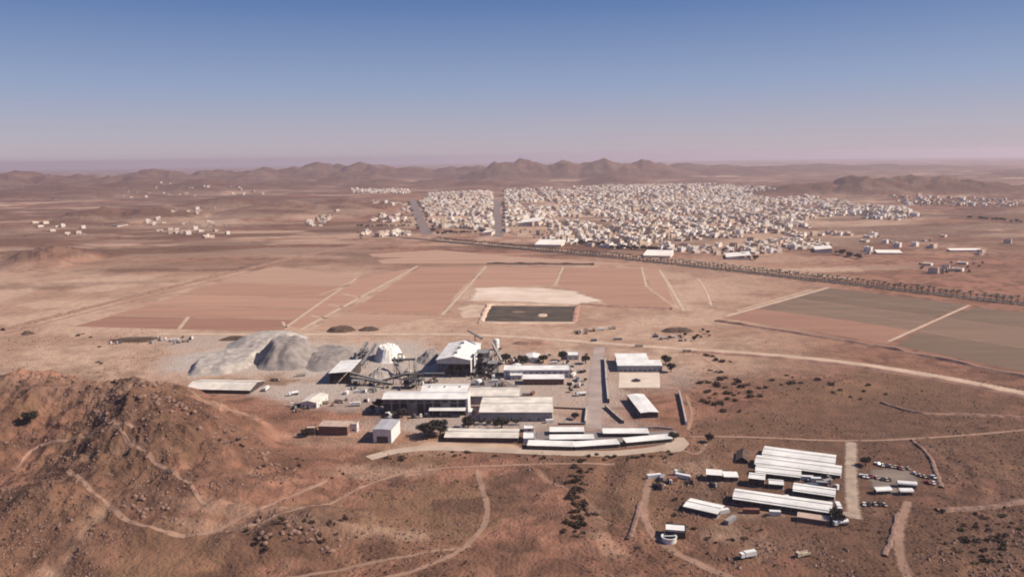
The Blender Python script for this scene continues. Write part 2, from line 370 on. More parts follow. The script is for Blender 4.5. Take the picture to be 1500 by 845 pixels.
    blob([(640, 490, 200, 40, .7), (800, 495, 140, 30, .7), (880, 490, 90, 30, .6), (60, 530, 120, 60, .6), (200, 525, 90, 50, .45), (780, 560, 80, 70, .5), (930, 540, 60, 60, .35), (640, 655, 30, 14, .5), (430, 760, 60, 8, .35), (330, 745, 60, 9, .3), (560, 690, 30, 14, .4),
          (1080, 500, 90, 40, .4), (1120, 665, 50, 10, .3), (1020, 690, 18, 22, .4), (1060, 780, 14, 10, .5), (1130, 755, 40, 6, .45), (1000, 400, 60, 60, .5), (640, 430, 20, 60, .35), (500, 640, 50, 20, .3), (170, 560, 100, 20, .35)], pale)
    blob([(650, 740, 45, 30, .8), (560, 760, 60, 24, .7), (480, 740, 30, 14, .5), (1000, 640, 40, 20, .3), (1250, 620, 120, 40, .7), (1400, 620, 90, 60, .8), (900, 700, 40, 40, .5), (1300, 790, 80, 30, .6), (1050, 800, 60, 20, .3), (300, 800, 120, 24, .5),
          (120, 820, 80, 16, .5), (1400, 340, 160, 60, .7), (1430, 330, 120, 60, .8), (1350, 470, 400, 150, .25)], ol)
    plain = sst(640, 760, y) * sst(1700, 1350, y) * sst(.5, .2, az)
    pale = np.maximum(pale, plain * (.5 + .45 * sst(.35, .6, nb)))
    gl = ridged(x / 85 + .3 * fbm(x / 30, y / 30, 15), y / 85, 88, 3); fgm = sst(560, 500, y)
    pale = np.maximum(pale, fgm * .42 * sst(.74, .92, gl + .1 * (nf - .5)))
    rock = np.maximum(rock, fgm * .7 * sst(.60, .70, gl) * sst(.86, .74, gl) * sst(.38, .55, nb))
    rock = np.maximum(rock, fgm * .9 * sst(.52, .62, fbm(x / 34, y / 26, 291, 5)))
    # fine scrub over all the foreground
    near = sst(1000, 700, y)
    rock = np.maximum(rock, near * sst(.52, .70, nf * .55 + nb * .5) * .6 * (1 - sst(.2, .6, grey)))
    right = sst(.08, .5, az) * sst(900, 480, y)  # right foreground: dark scrub soil, with lens corner darkening painted into the mask
    rock = np.clip(np.maximum(rock, right * 1.0 * sst(.24, .44, nb)), 0, 1)
    ol = np.clip(np.maximum(ol, near * .8 * sst(.46, .62, fbm(x / 85, y / 60, 251, 4))), 0, 1) * (1 - grey)
    c = np.stack([rock, pale, grey, ol], -1).astype(np.float32)
    at = me.attributes.new('soil', 'FLOAT_COLOR', 'POINT'); at.data.foreach_set('color', c.ravel())
    m = bpy.data.materials.new('desert_soil'); m.use_nodes = True; N = m.node_tree.nodes; L = m.node_tree.links
    b = N['Principled BSDF']; b.inputs['Roughness'].default_value = .97; b.inputs['Specular IOR Level'].default_value = .1
    tc = N.new('ShaderNodeTexCoord')
    def noise(s, det=6, dis=0):
        n_ = N.new('ShaderNodeTexNoise'); n_.inputs['Scale'].default_value = s; n_.inputs['Detail'].default_value = det; n_.inputs['Distortion'].default_value = dis
        L.new(tc.outputs['Object'], n_.inputs['Vector']); return n_.outputs[0]
    def rng(o, a0, b0, c0=0, d0=1):
        r_ = N.new('ShaderNodeMapRange'); r_.inputs[1].default_value = a0; r_.inputs[2].default_value = b0; r_.inputs[3].default_value = c0; r_.inputs[4].default_value = d0
        L.new(o, r_.inputs[0]); return r_.outputs[0]
    def mix(f, a0, b0, mode='MIX'):
        x_ = N.new('ShaderNodeMix'); x_.data_type = 'RGBA'; x_.blend_type = mode
        for i, s in ((0, f), (6, a0), (7, b0)):
            if isinstance(s, (int, float)): x_.inputs[i].default_value = s
            elif isinstance(s, tuple): x_.inputs[i].default_value = (*s, 1)
            else: L.new(s, x_.inputs[i])
        return x_.outputs[2]
    def mul(a0, b0):
        m_ = N.new('ShaderNodeMath'); m_.operation = 'MULTIPLY'
        for i, s in ((0, a0), (1, b0)):
            if isinstance(s, (int, float)): m_.inputs[i].default_value = s
            else: L.new(s, m_.inputs[i])
        return m_.outputs[0]
    atn = N.new('ShaderNodeAttribute'); atn.attribute_name = 'soil'
    sep = N.new('ShaderNodeSeparateColor'); L.new(atn.outputs['Color'], sep.inputs[0])
    n1 = noise(.012, 8, .6); n2 = noise(.09, 8); n3 = noise(.5, 6)
    base = mix(rng(n1, .35, .65), (.295, .142, .094), (.21, .099, .066))
    base = mix(rng(n2, .35, .7, 0, .55), base, (.335, .182, .124))
    n4 = noise(.032, 9, 1.2)
    base = mix(rng(n4, .47, .60, 0, .82), base, (.130, .064, .043))
    base = mix(rng(n2, .56, .70, 0, .5), base, (.115, .058, .040))
    base = mix(mul(atn.outputs['Alpha'], rng(n2, .3, .6, .5, 1)), base, (.165, .098, .058))
    base = mix(mul(sep.outputs[1], rng(n2, .3, .6, .6, 1)), base, (.47, .325, .235))
    base = mix(mul(sep.outputs[0], rng(n2, .35, .62, .55, 1)), base, mix(rng(n3, .35, .65), (.070, .038, .028), (.115, .064, .044)))
    base = mix(mul(sep.outputs[2], rng(n2, .25, .55, .75, 1)), base, mix(rng(n2, .3, .7), (.44, .38, .335), (.35, .295, .255)))
    base = mix(rng(n3, .52, .72, 0, .42), base, (.095, .05, .034))
    L.new(base, b.inputs['Base Color'])
    bp = N.new('ShaderNodeBump'); bp.inputs['Strength'].default_value = .8; bp.inputs['Distance'].default_value = 1.6
    nn = N.new('ShaderNodeMath'); nn.operation = 'ADD'; L.new(n3, nn.inputs[0]); L.new(n2, nn.inputs[1])
    L.new(nn.outputs[0], bp.inputs['Height']); L.new(bp.outputs[0], b.inputs['Normal'])
    me.materials.append(m)
    o = link('ground', me); tag(o, 'reddish desert plain with hills and far mountains', None, None, 'structure')
make_ground()

# haze: thin pale air round the whole place
hz = MB().box(-73000, -3500, -590, 73000, 46000, 236).mesh('haze', bpy.data.materials.new('haze_air'))
hm = hz.materials[0]; hm.use_nodes = True; hn = hm.node_tree.nodes; hn.clear()
pv = hn.new('ShaderNodeVolumePrincipled'); pv.inputs['Color'].default_value = (.66, .60, .71, 1); pv.inputs['Density'].default_value = 6e-5
pv.inputs['Density Attribute'].default_value = ''; pv.inputs['Anisotropy'].default_value = .25
ho = hn.new('ShaderNodeOutputMaterial'); hm.node_tree.links.new(pv.outputs[0], ho.inputs['Volume'])
tag(link('haze', hz), 'thin pinkish dust haze over the plain', None, None, 'stuff')
#@@PART2
# ------------------------------------------------------------------ flat ground features
def densify(P, step):
    out = []
    for a, b in zip(P[:-1], P[1:]):
        n = max(1, int((b - a).length / step))
        for i in range(n): out.append(a.lerp(b, i / n))
    out.append(P[-1]); return out
def smooth_line(P, it=2):
    for _ in range(it):
        Q = [P[0]]
        for a, b in zip(P[:-1], P[1:]): Q += [a.lerp(b, .25), a.lerp(b, .75)]
        Q.append(P[-1]); P = Q
    return P
def flatv(p): return Vector((p.x, p.y, 0))
def ribbon(name, pts, width, m, dz, label=None, hill=False, step=6, wob=0.0, world=False, smooth=True, edge=None):
    P = [flatv(Vector(p)) for p in pts] if world else [flatv(GH(*p) if hill else G(*p)) for p in pts]
    if smooth and len(P) > 2: P = smooth_line(P)
    P = densify(P, step); X = []; n = len(P); na = 3
    for i, p in enumerate(P):
        t = (P[min(i + 1, n - 1)] - P[max(i - 1, 0)]).normalized(); nn = Vector((-t.y, t.x, 0))
        ww = width * (1 + wob * (random.random() - .5))
        for k in range(na + 1):
            q = p + nn * ww * (k / na - .5); X.append(q)
    z = H(np.array([q.x for q in X]), np.array([q.y for q in X])) + dz
    mb = MB(); mb.v = [(q.x, q.y, float(zz)) for q, zz in zip(X, z)]
    for i in range(n - 1):
        for k in range(na): a = i * (na + 1) + k; mb.f.append((a, a + 1, a + na + 2, a + na + 1))
    me = mb.mesh(name, m); at = me.attributes.new('verge', 'FLOAT', 'POINT'); at.data.foreach_set('value', np.tile(np.array([0., 1, 1, 0]), n))
    return tag(link(name, me), label, None, None, 'structure')
def sheet(name, px, m, dz, label=None, soft=0):
    P = [flatv(G(*p)) for p in px]
    bm = bmesh.new()
    if soft:                                            # thin dusty rim round a solid middle
        c_ = sum(P, Vector((0, 0, 0))) / len(P); Q = densify(P + [P[0]], 12)[:-1]
        Q = [q + Vector((random.gauss(0, soft * .22), random.gauss(0, soft * .22), 0)) for q in Q]
        I = [q + (c_ - q).normalized() * min(soft * 1.6, (c_ - q).length * .45) for q in Q]
        vo = [bm.verts.new((q.x, q.y, dz)) for q in Q]; vs = [bm.verts.new((q.x, q.y, dz)) for q in I]; n_ = len(Q)
        for k in range(n_): bm.faces.new((vo[k], vo[(k + 1) % n_], vs[(k + 1) % n_], vs[k]))
    else: vs = [bm.verts.new((p.x, p.y, dz)) for p in P]
    f = bm.faces.new(vs); bmesh.ops.recalc_face_normals(bm, faces=bm.faces[:])
    bmesh.ops.triangulate(bm, faces=[f]); me = bpy.data.meshes.new(name); bm.to_mesh(me); bm.free(); me.materials.append(m)
    if soft: me.attributes.new('verge', 'FLOAT', 'POINT').data.foreach_set('value', [0.0] * n_ + [1.0] * n_)
    return tag(link(name, me), label, None, None, 'structure')
def berm(name, pts, width, height, m, label, cat='embankment', world=False, step=10):
    P = densify(smooth_line([flatv(Vector(p)) for p in pts] if world else [flatv(G(*p)) for p in pts]), step); n = len(P); mb = MB()
    for i, p in enumerate(P):
        t = (P[min(i + 1, n - 1)] - P[max(i - 1, 0)]).normalized(); nn = Vector((-t.y, t.x, 0)); hh = height * random.uniform(.6, 1.2); p = p + nn * random.gauss(0, width * .07)
        for k, zz in ((-.5, -.1), (-.16, hh), (.16, hh * .95), (.5, -.1)):
            q = p + nn * width * k; mb.v.append((q.x, q.y, Hs(q.x, q.y) + zz))
    for i in range(n - 1):
        for k in range(3): a = i * 4 + k; mb.f.append((a, a + 1, a + 5, a + 4))
    return tag(mb.build(name, m), label, cat)
def fieldmat(name, c, c2): return mat(name, c, .97, .1, .05, col2=c2, stretch=(.1, 1.1, 1))
FM = [fieldmat('field_soil_a', (.275, .136, .088), (.22, .106, .068)), fieldmat('field_soil_b', (.345, .185, .120), (.275, .144, .094)), fieldmat('field_soil_c', (.37, .205, .135), (.30, .164, .108)),
      fieldmat('field_soil_d', (.38, .23, .155), (.31, .18, .122)), fieldmat('field_soil_e', (.145, .088, .052), (.105, .064, .038)), fieldmat('field_soil_f', (.18, .108, .066), (.13, .08, .05))]
M_ridge = mat('plot_ridge_soil', (.40, .26, .18), .95, .1, .06, soft=.42)
Z1, Z2, Z3, Z4 = .06, .12, .18, .24
# left field in five strips
EL = [(108, 478), (160, 462), (212, 447), (262, 431), (318, 413), (398, 389)]; ER = [(412, 486), (433, 467), (455, 451), (477, 435), (500, 418), (525, 402)]
for i, k in enumerate((0, 1, 2, 1, 3)):
    a, b, c, d = EL[i], ER[i], ER[i + 1], EL[i + 1]
    sheet('field', [a, b, (c[0], c[1] + 1.2), (d[0] + 3, d[1] + 1.0)], FM[k], Z1)
sheet('field', [(424, 478), (446, 482), (610, 391), (522, 409)], FM[2], Z1)
sheet('field', [(512, 456), (641, 460), (706, 391), (616, 391)], FM[1], Z1)
sheet('field', [(455, 483), (520, 484), (640, 463), (508, 459)], FM[3], Z1)
sheet('field', [(716, 391), (821, 392), (811, 418), (690, 421)], FM[2], Z1)
sheet('field', [(828, 392), (938, 393), (945, 420), (986, 450), (890, 446), (850, 428), (817, 417)], FM[1], Z1)
sheet('field', [(945, 393), (966, 395), (989, 447), (953, 422)], FM[2], Z1)
sheet('field', [(540, 372), (640, 366), (760, 376), (960, 389), (720, 386), (560, 386)], FM[3], Z1)
RB = [[(1060, 466), (1190, 485), (1300, 504)], [(1110, 452), (1230, 467), (1335, 483)], [(1160, 437), (1275, 450), (1372, 464)], [(1214, 421), (1318, 433), (1418, 446)]]
for i, k in enumerate((0, 5, 4)): sheet('field', RB[i] + [(p[0], p[1] + .9) for p in RB[i + 1][::-1]], FM[k], Z1)
RC = [[(1312, 506), (1420, 528), (1560, 556)], [(1345, 485), (1440, 500), (1560, 520)], [(1382, 466), (1470, 477), (1560, 489)], [(1428, 449), (1490, 456), (1560, 464)]]
for i, k in enumerate((4, 5, 4)): sheet('field', RC[i] + [(p[0], p[1] + .9) for p in RC[i + 1][::-1]], FM[k], Z1)
# pale farm lanes
for pts, wd in [([(418, 480), (470, 443), (522, 408)], 6), ([(441, 483), (520, 440), (612, 390)], 8), ([(648, 461), (682, 424), (712, 390)], 6), ([(813, 418), (825, 391)], 5), ([(947, 420), (940, 392)], 5),
                ([(1002, 455), (985, 425), (966, 395)], 7), ([(1042, 448), (1035, 425), (1022, 408)], 5), ([(1064, 463), (1140, 442), (1214, 421)], 8), ([(1080, 455), (1140, 438), (1190, 424)], 5), ([(1302, 500), (1360, 474), (1420, 447)], 5),
                ([(262, 482), (276, 464)], 6), ([(414, 471), (420, 482)], 4), ([(455, 462), (478, 466)], 5), ([(480, 446), (503, 450)], 5), ([(500, 430), (528, 436)], 5), ([(468, 432), (520, 414)], 4), ([(712, 385), (760, 378)], 6)]:
    ribbon('farm_lane', pts, wd * 1.35, M_lane, Z2, step=12)
ribbon('farm_lane', [(5, 489), (240, 429), (480, 371), (600, 354)], 9, M_track, Z2, step=20)
berm('earth_bank', [(5, 484), (240, 424), (480, 366), (596, 351)], 9, 3.4, M_rock, 'long low earth bank beside the lane along the left fields')
berm('earth_bank', [(714, 386.5), (790, 387), (870, 388)], 12, 3.5, M_spoil, 'dark straight earth bank at the far edge of the middle field')
berm('earth_bank', [(985, 452), (920, 450), (850, 446)], 16, 2.2, M_soil, 'low reddish bank between middle field and pit')
berm('earth_bank', [(1048, 470), (1180, 490), (1300, 509), (1420, 535), (1540, 560)], 9, 2.2, M_soil, 'low earth bank along the near edge of the right field')
# roads on the plain
ribbon('plain_road', [(230, 489), (480, 490), (700, 489), (860, 501), (1000, 511), (1190, 524), (1350, 546), (1560, 588)], 20, M_lane, Z3, 'pale graded road crossing the plain behind the plant', step=15)
berm('earth_bank', [(1010, 515), (1190, 528), (1350, 551), (1540, 588)], 10, 1.6, M_soil, 'low earth bank below the pale plain road')
ribbon('avenue', [(560, 345), (640, 352), (760, 364), (900, 377), (1040, 392), (1250, 416), (1500, 445), (1600, 458)], 14, mat('avenue_asphalt', (.10, .075, .06), .9, .1, .03), .3, 'tarmac avenue lined with two rows of palms', step=25)
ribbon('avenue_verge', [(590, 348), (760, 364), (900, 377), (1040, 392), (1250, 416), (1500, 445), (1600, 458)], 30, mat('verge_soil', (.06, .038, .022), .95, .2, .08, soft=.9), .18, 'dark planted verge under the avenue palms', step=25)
ribbon('frontage_road', [(640, 351), (760, 362), (900, 373), (1040, 386), (1250, 409)], 12, M_path, .35, step=25)
ribbon('town_road', [(604, 292), (612, 315), (626, 344)], 30, mat('town_asphalt', (.17, .125, .11), .9, .1, .03), .35, step=40)
ribbon('town_road', [(727, 292), (728, 318), (730, 347)], 26, MATS['town_asphalt'], .35, step=40)
ribbon('plant_street', [(878, 508), (872, 560), (869, 628)], 12, M_road, Z3, 'dusty street through the plant')
sheet('courtyard', [(786, 633), (992, 631), (990, 641), (905, 652), (842, 655), (784, 653)], M_asph, Z2, 'grey paved courtyard between the low office rows')
ribbon('apron_road', [(540, 671), (580, 660), (640, 655), (760, 661), (850, 665), (940, 662), (1000, 650)], 9.5, M_apron, Z3, 'pale curved road along the foot of the plant')
sheet('apron', [(620, 646), (760, 650), (775, 661), (700, 662), (600, 654)], mat('sandy_apron', (.47, .32, .225), .95, .1, .06, soft=.9), Z2, None, 4)
sheet('apron', [(985, 640), (1002, 641), (1010, 650), (1000, 661), (985, 663), (965, 660)], M_apron, Z4)
sheet('yard', [(690, 556), (735, 556), (760, 566), (760, 571), (690, 571)], M_asph, Z2)
sheet('plaza', [(907, 546), (966, 546), (967, 568), (906, 568)], mat('pale_paving', (.56, .46, .37), .9, .06, .1), Z3, 'pale paved plaza in front of the blue grey office')
M_croad = mat('worn_concrete', (.36, .265, .20), .95, .14, .1, soft=.95)
ribbon('camp_road', [(1247, 648), (1246, 690), (1248, 735), (1252, 760)], 10.5, M_croad, .16, 'pale concrete road beside the camp huts', hill=True)
ribbon('camp_road', [(1218, 751), (1236, 752), (1256, 757)], 9, M_croad, .2, hill=True)
sheet('yard', [(1268, 683), (1335, 686), (1355, 705), (1330, 730), (1280, 726), (1266, 700)], mat('parking_gravel', (.20, .15, .12), .95, .15, .1, soft=.9), .1, 'gravel parking yard beside the camp road', 4)
sheet('tailings_flat', [(690, 421), (735, 419), (800, 421), (850, 426), (888, 442), (848, 447), (760, 444), (682, 441)], mat('pale_tailings', (.62, .50, .41), .95, .1, .02, col2=(.47, .34, .26), soft=1.0), Z2, 'pale sheet of tailings above the dark pit', 9)
sheet('tailings_flat', [(668, 450), (690, 444), (718, 446), (704, 466), (672, 468)], M_lane, Z2, None, 8)
# furrow ridges: thin pale soil ridges dividing the plots
for a, b in [((160, 462), (433, 467)), ((212, 447), (455, 451)), ((262, 431), (477, 435)), ((318, 413), (500, 418)), ((700, 408), (816, 407)), ((822, 405), (942, 407)), ((816, 414), (948, 417)), ((580, 412), (690, 413)), ((545, 436), (665, 437)), ((1110, 452), (1335, 483)), ((1160, 437), (1372, 464)), ((1345, 485), (1560, 520)), ((1382, 466), (1560, 489)), ((1085, 459), (1318, 493)), ((1135, 445), (1352, 473)), ((1188, 430), (1396, 456))]:
    ribbon('plot_ridge', [a, b], 6, M_ridge, Z2 - .02, step=20)
# wet pit with raised rim
sheet('pit_floor', [(716, 448), (842, 449), (836, 471), (708, 471)], mat('wet_mud', (.085, .055, .032), .95, .3, .05, col2=(.022, .018, .012)), Z3, 'dark wet mud floor of the rectangular pit')
for lab, pts in (('front', [(702, 473), (770, 474), (842, 473)]), ('rear', [(712, 447), (780, 446), (846, 448)]), ('left', [(716, 447), (710, 459), (704, 472)]), ('right', [(846, 448), (843, 460), (840, 472)])):
    berm('pit_bank', pts, 9, 2.2, M_path if lab != 'right' else M_soil, {'front': 'earth rim of the pit on the plant side', 'rear': 'earth rim of the pit on the tailings side', 'left': 'earth rim of the pit beside the pale lane', 'right': 'earth rim of the pit beside the parked plant machines'}[lab], world=False, step=8)
def heap(name, label, px, py, rx, ry, h, m, flat=0.0, seed=0, cat='heap', group=None, n=64, rot=0.0, terrain=False):
    c = GH(px, py) if terrain else G(px, py); rng = np.linspace(-1, 1, n); U, V = np.meshgrid(rng, rng)
    a = np.arctan2(V, U); rad = np.sqrt(U * U + V * V)
    lim = .80 + .34 * (vn(np.cos(a) * 1.6 + 5 + seed, np.sin(a) * 1.6 + 5, 300 + seed) - .5)
    t = np.clip(rad / lim, 0, 1.2)
    z = np.clip((1 - t) / (1 - flat), 0, 1) if flat else np.clip(1 - t, 0, 1)
    z = z * h + (t < 1) * (fbm(U * 5 + seed, V * 5, 310 + seed, 4) - .5) * h * .22 * np.clip((1 - t) * 5, 0, 1)
    z = z - (t < 1) * h * .13 * ridged(a * 5 + 20 + seed, t * 1.5, 330 + seed, 3) * np.clip(t * 2.2, 0, 1) * np.clip((1 - t) * 6, 0, 1)
    co, si = math.cos(rot), math.sin(rot)
    mb = MB(); X = U * rx * 1.05; Y = V * ry * 1.05
    mb.v = [(x * co - y * si, x * si + y * co, zz - .15) for x, y, zz in zip(X.ravel(), Y.ravel(), z.ravel())]
    tt = t
    for i in range(n - 1):
        for j in range(n - 1):
            if tt[i:i + 2, j:j + 2].min() < 1.02: mb.f.append((i * n + j, i * n + j + 1, (i + 1) * n + j + 1, (i + 1) * n + j))
    o = mb.build(name, m, smooth=True); o.location = (c.x, c.y, c.z); return tag(o, label, cat, group)
heap('gravel_heap', 'flat-topped light grey gravel heap behind the long white store', 330, 532, 36, 62, 7, M_gravel, .8, 1)
heap('gravel_heap', 'large dark grey heap of crushed rock with shaded front face', 422, 524, 46, 62, 20, M_graveld, .42, 2)
heap('gravel_heap', 'low grey heap behind the large crushed rock heap', 392, 503, 48, 60, 10, M_gravel, .5, 3)
heap('gravel_heap', 'long low grey gravel ridge left of the open stock shed', 484, 523, 36, 60, 8, M_graveld, .5, 4)
heap('gravel_heap', 'round grey cone heap ringed by conveyors', 559, 549, 14, 17, 9, M_gravel, 0, 5)
heap('ore_heap', 'bright white ore heap behind the conveyors', 570, 524, 17, 26, 13, M_salt, .6, 6)
heap('gravel_heap', 'grey heap against the side of the big mill shed', 631, 524, 16, 34, 8, M_graveld, .3, 7)
heap('gravel_heap', 'small heap inside the conveyor trapezoid', 598, 546, 8, 9, 5, M_gravel, 0, 8)
heap('spoil_heap', 'dark flat spoil heap beside the field lane end', 500, 484, 20, 16, 4.5, M_spoil, .7, 9)
heap('spoil_heap', 'dark spoil heap with pale top near the field lane end', 542, 483, 16, 12, 4, M_spoil, .4, 10)
heap('spoil_heap', 'brown mound behind the low mill offices', 778, 503, 26, 12, 3.5, M_soil, .6, 11)
heap('spoil_heap', 'dark hedge-like spoil bank beside the junction scrub', 992, 485, 22, 12, 4, M_spoil, .6, 12)
heap('spoil_heap', 'small dark mound at the lane corner by the left fields', 40, 489, 11, 9, 4, M_spoil, .3, 13)
heap('spoil_heap', 'long brown scrap bank left of the gravel heaps', 200, 499, 40, 12, 3.5, M_spoil, .6, 14)
heap('spoil_heap', 'dark heap behind the flat-topped gravel heap', 345, 497, 22, 10, 4, M_spoil, .4, 15)
heap('mud_island', 'pale mud island in the dark wet pit', 795, 462, 9, 14, 1.0, M_track if False else M_path, .6, 30)
heap('mud_island', 'narrow mud bar in the dark wet pit', 760, 457, 14, 5, .7, M_soil, .5, 31)
# tracks over the open foreground
for lab, pts, wd in [('winding pale dirt track from the apron to the foreground', [(700, 690), (705, 715), (716, 745), (708, 775), (680, 805), (630, 830), (560, 850)], 5.0),
                     ('straight dirt track branching left in the foreground', [(690, 800), (600, 815), (520, 832), (400, 850)], 4),
                     ('dirt track climbing beside the camp', [(955, 690), (945, 725), (942, 765), (970, 800), (1030, 830), (1080, 850)], 6.5),
                     ('dirt track on the hill slope', [(100, 690), (150, 735), (220, 775), (300, 790), (400, 740), (480, 705)], 4),
                     ('short dirt track over the hill spur', [(130, 600), (180, 650), (260, 690), (300, 740)], 3.5),
                     ('footpath over the hill saddle', [(20, 690), (45, 650), (120, 640), (200, 625)], 3),
                     ('dirt track to the left of the knoll', [(330, 780), (420, 755), (520, 715), (600, 690), (720, 683), (900, 680)], 4),
                     ('dirt track below the parking yard', [(1330, 735), (1318, 770), (1315, 810), (1330, 850)], 7),
                     ('dirt track along the camp top', [(1010, 640), (1100, 640), (1245, 648), (1400, 640), (1560, 625)], 5),
                     ('pale dirt loop right of the apron', [(1000, 660), (1022, 668), (1035, 650), (1042, 640)], 4),
                     ('dirt track through the right scrub', [(1005, 580), (1015, 605), (1008, 630)], 4)]:
    ribbon('dirt_track', pts, wd, M_track, .28, lab, hill=True, step=3, wob=.35)
ribbon('dirt_track', [(1020, 518), (1060, 545), (1090, 560)], 3, M_track, .2, step=4)

# ------------------------------------------------------------------ buildings
WIN = MB().box(-.5, -.06, -.5, .5, .02, .5).mesh('window', M_glass)
DOOR = MB().box(-.5, -.06, 0, .5, .02, 1).mesh('door', M_door)
BAY = MB().box(-.5, -.06, 0, .5, .02, 1).mesh('door', mat('black_bay', (.012, .011, .011), .8, .1, 1))  # near-black panels stand in for the dark inside of open bays
def add_openings(t, W, D, h, side_mats=True, nst=None, gap=4.0):
    """a row of windows and doors on the front and on the right end"""
    nst = nst or max(1, int(h // 3.2)); n = max(1, int((W - 1.5) / gap))
    for s in range(nst):
        for i in range(n):
            x = -W / 2 + (i + .5) * W / n; z = s * 3.1
            if s == 0 and i % 4 == 1:
                o = link('door', DOOR, t, (x, -D / 2 - .01, .02)); o.scale = (1.3, 1, 2.2)
            else:
                o = link('window', WIN, t, (x, -D / 2 - .01, z + 1.75)); o.scale = (1.7, 1, 1.25)
    ne = max(1, int(D / 6))
    for i in range(ne):
        o = link('window', WIN, t, (W / 2 + .01, -D / 2 + (i + .5) * D / ne, 1.75), R(90)); o.scale = (1.5, 1, 1.2)
def roof_mesh(W, D, h, kind, over, rmat, rise=None, t_=.22):
    mb = MB()
    if kind == 'flat':
        mb.box(-W / 2 - over * .4, -D / 2 - over * .4, h, W / 2 + over * .4, D / 2 + over * .4, h + .3)
        return mb.mesh('roof', rmat), 0
    alongx = W >= D; a, b = (W, D) if alongx else (D, W)
    r = rise if rise is not None else b * .09 + .25
    A, B = a / 2 + over, b / 2 + over; lo = -over * r / (b / 2)
    if kind == 'gable': prof = [(-B, h + lo), (0, h + r), (B, h + lo), (B, h + lo + t_), (0, h + r + t_), (-B, h + lo + t_)]; fc = [(0, 1, 4, 5), (1, 2, 3, 4)]
    else: prof = [(-B, h), (B, h + r), (B, h + r + t_), (-B, h + t_)]; fc = [(0, 1, 2, 3)]
    n = len(prof)
    for s in (-A, A):
        for (p, q) in prof: mb.v.append((s, p, q) if alongx else (p, s, q))
    for i in range(n): j = (i + 1) % n; mb.f.append((i, j, n + j, n + i))
    for f in fc: mb.f.append(f); mb.f.append(tuple(n + k for k in f))
    return mb.mesh('roof', rmat), r
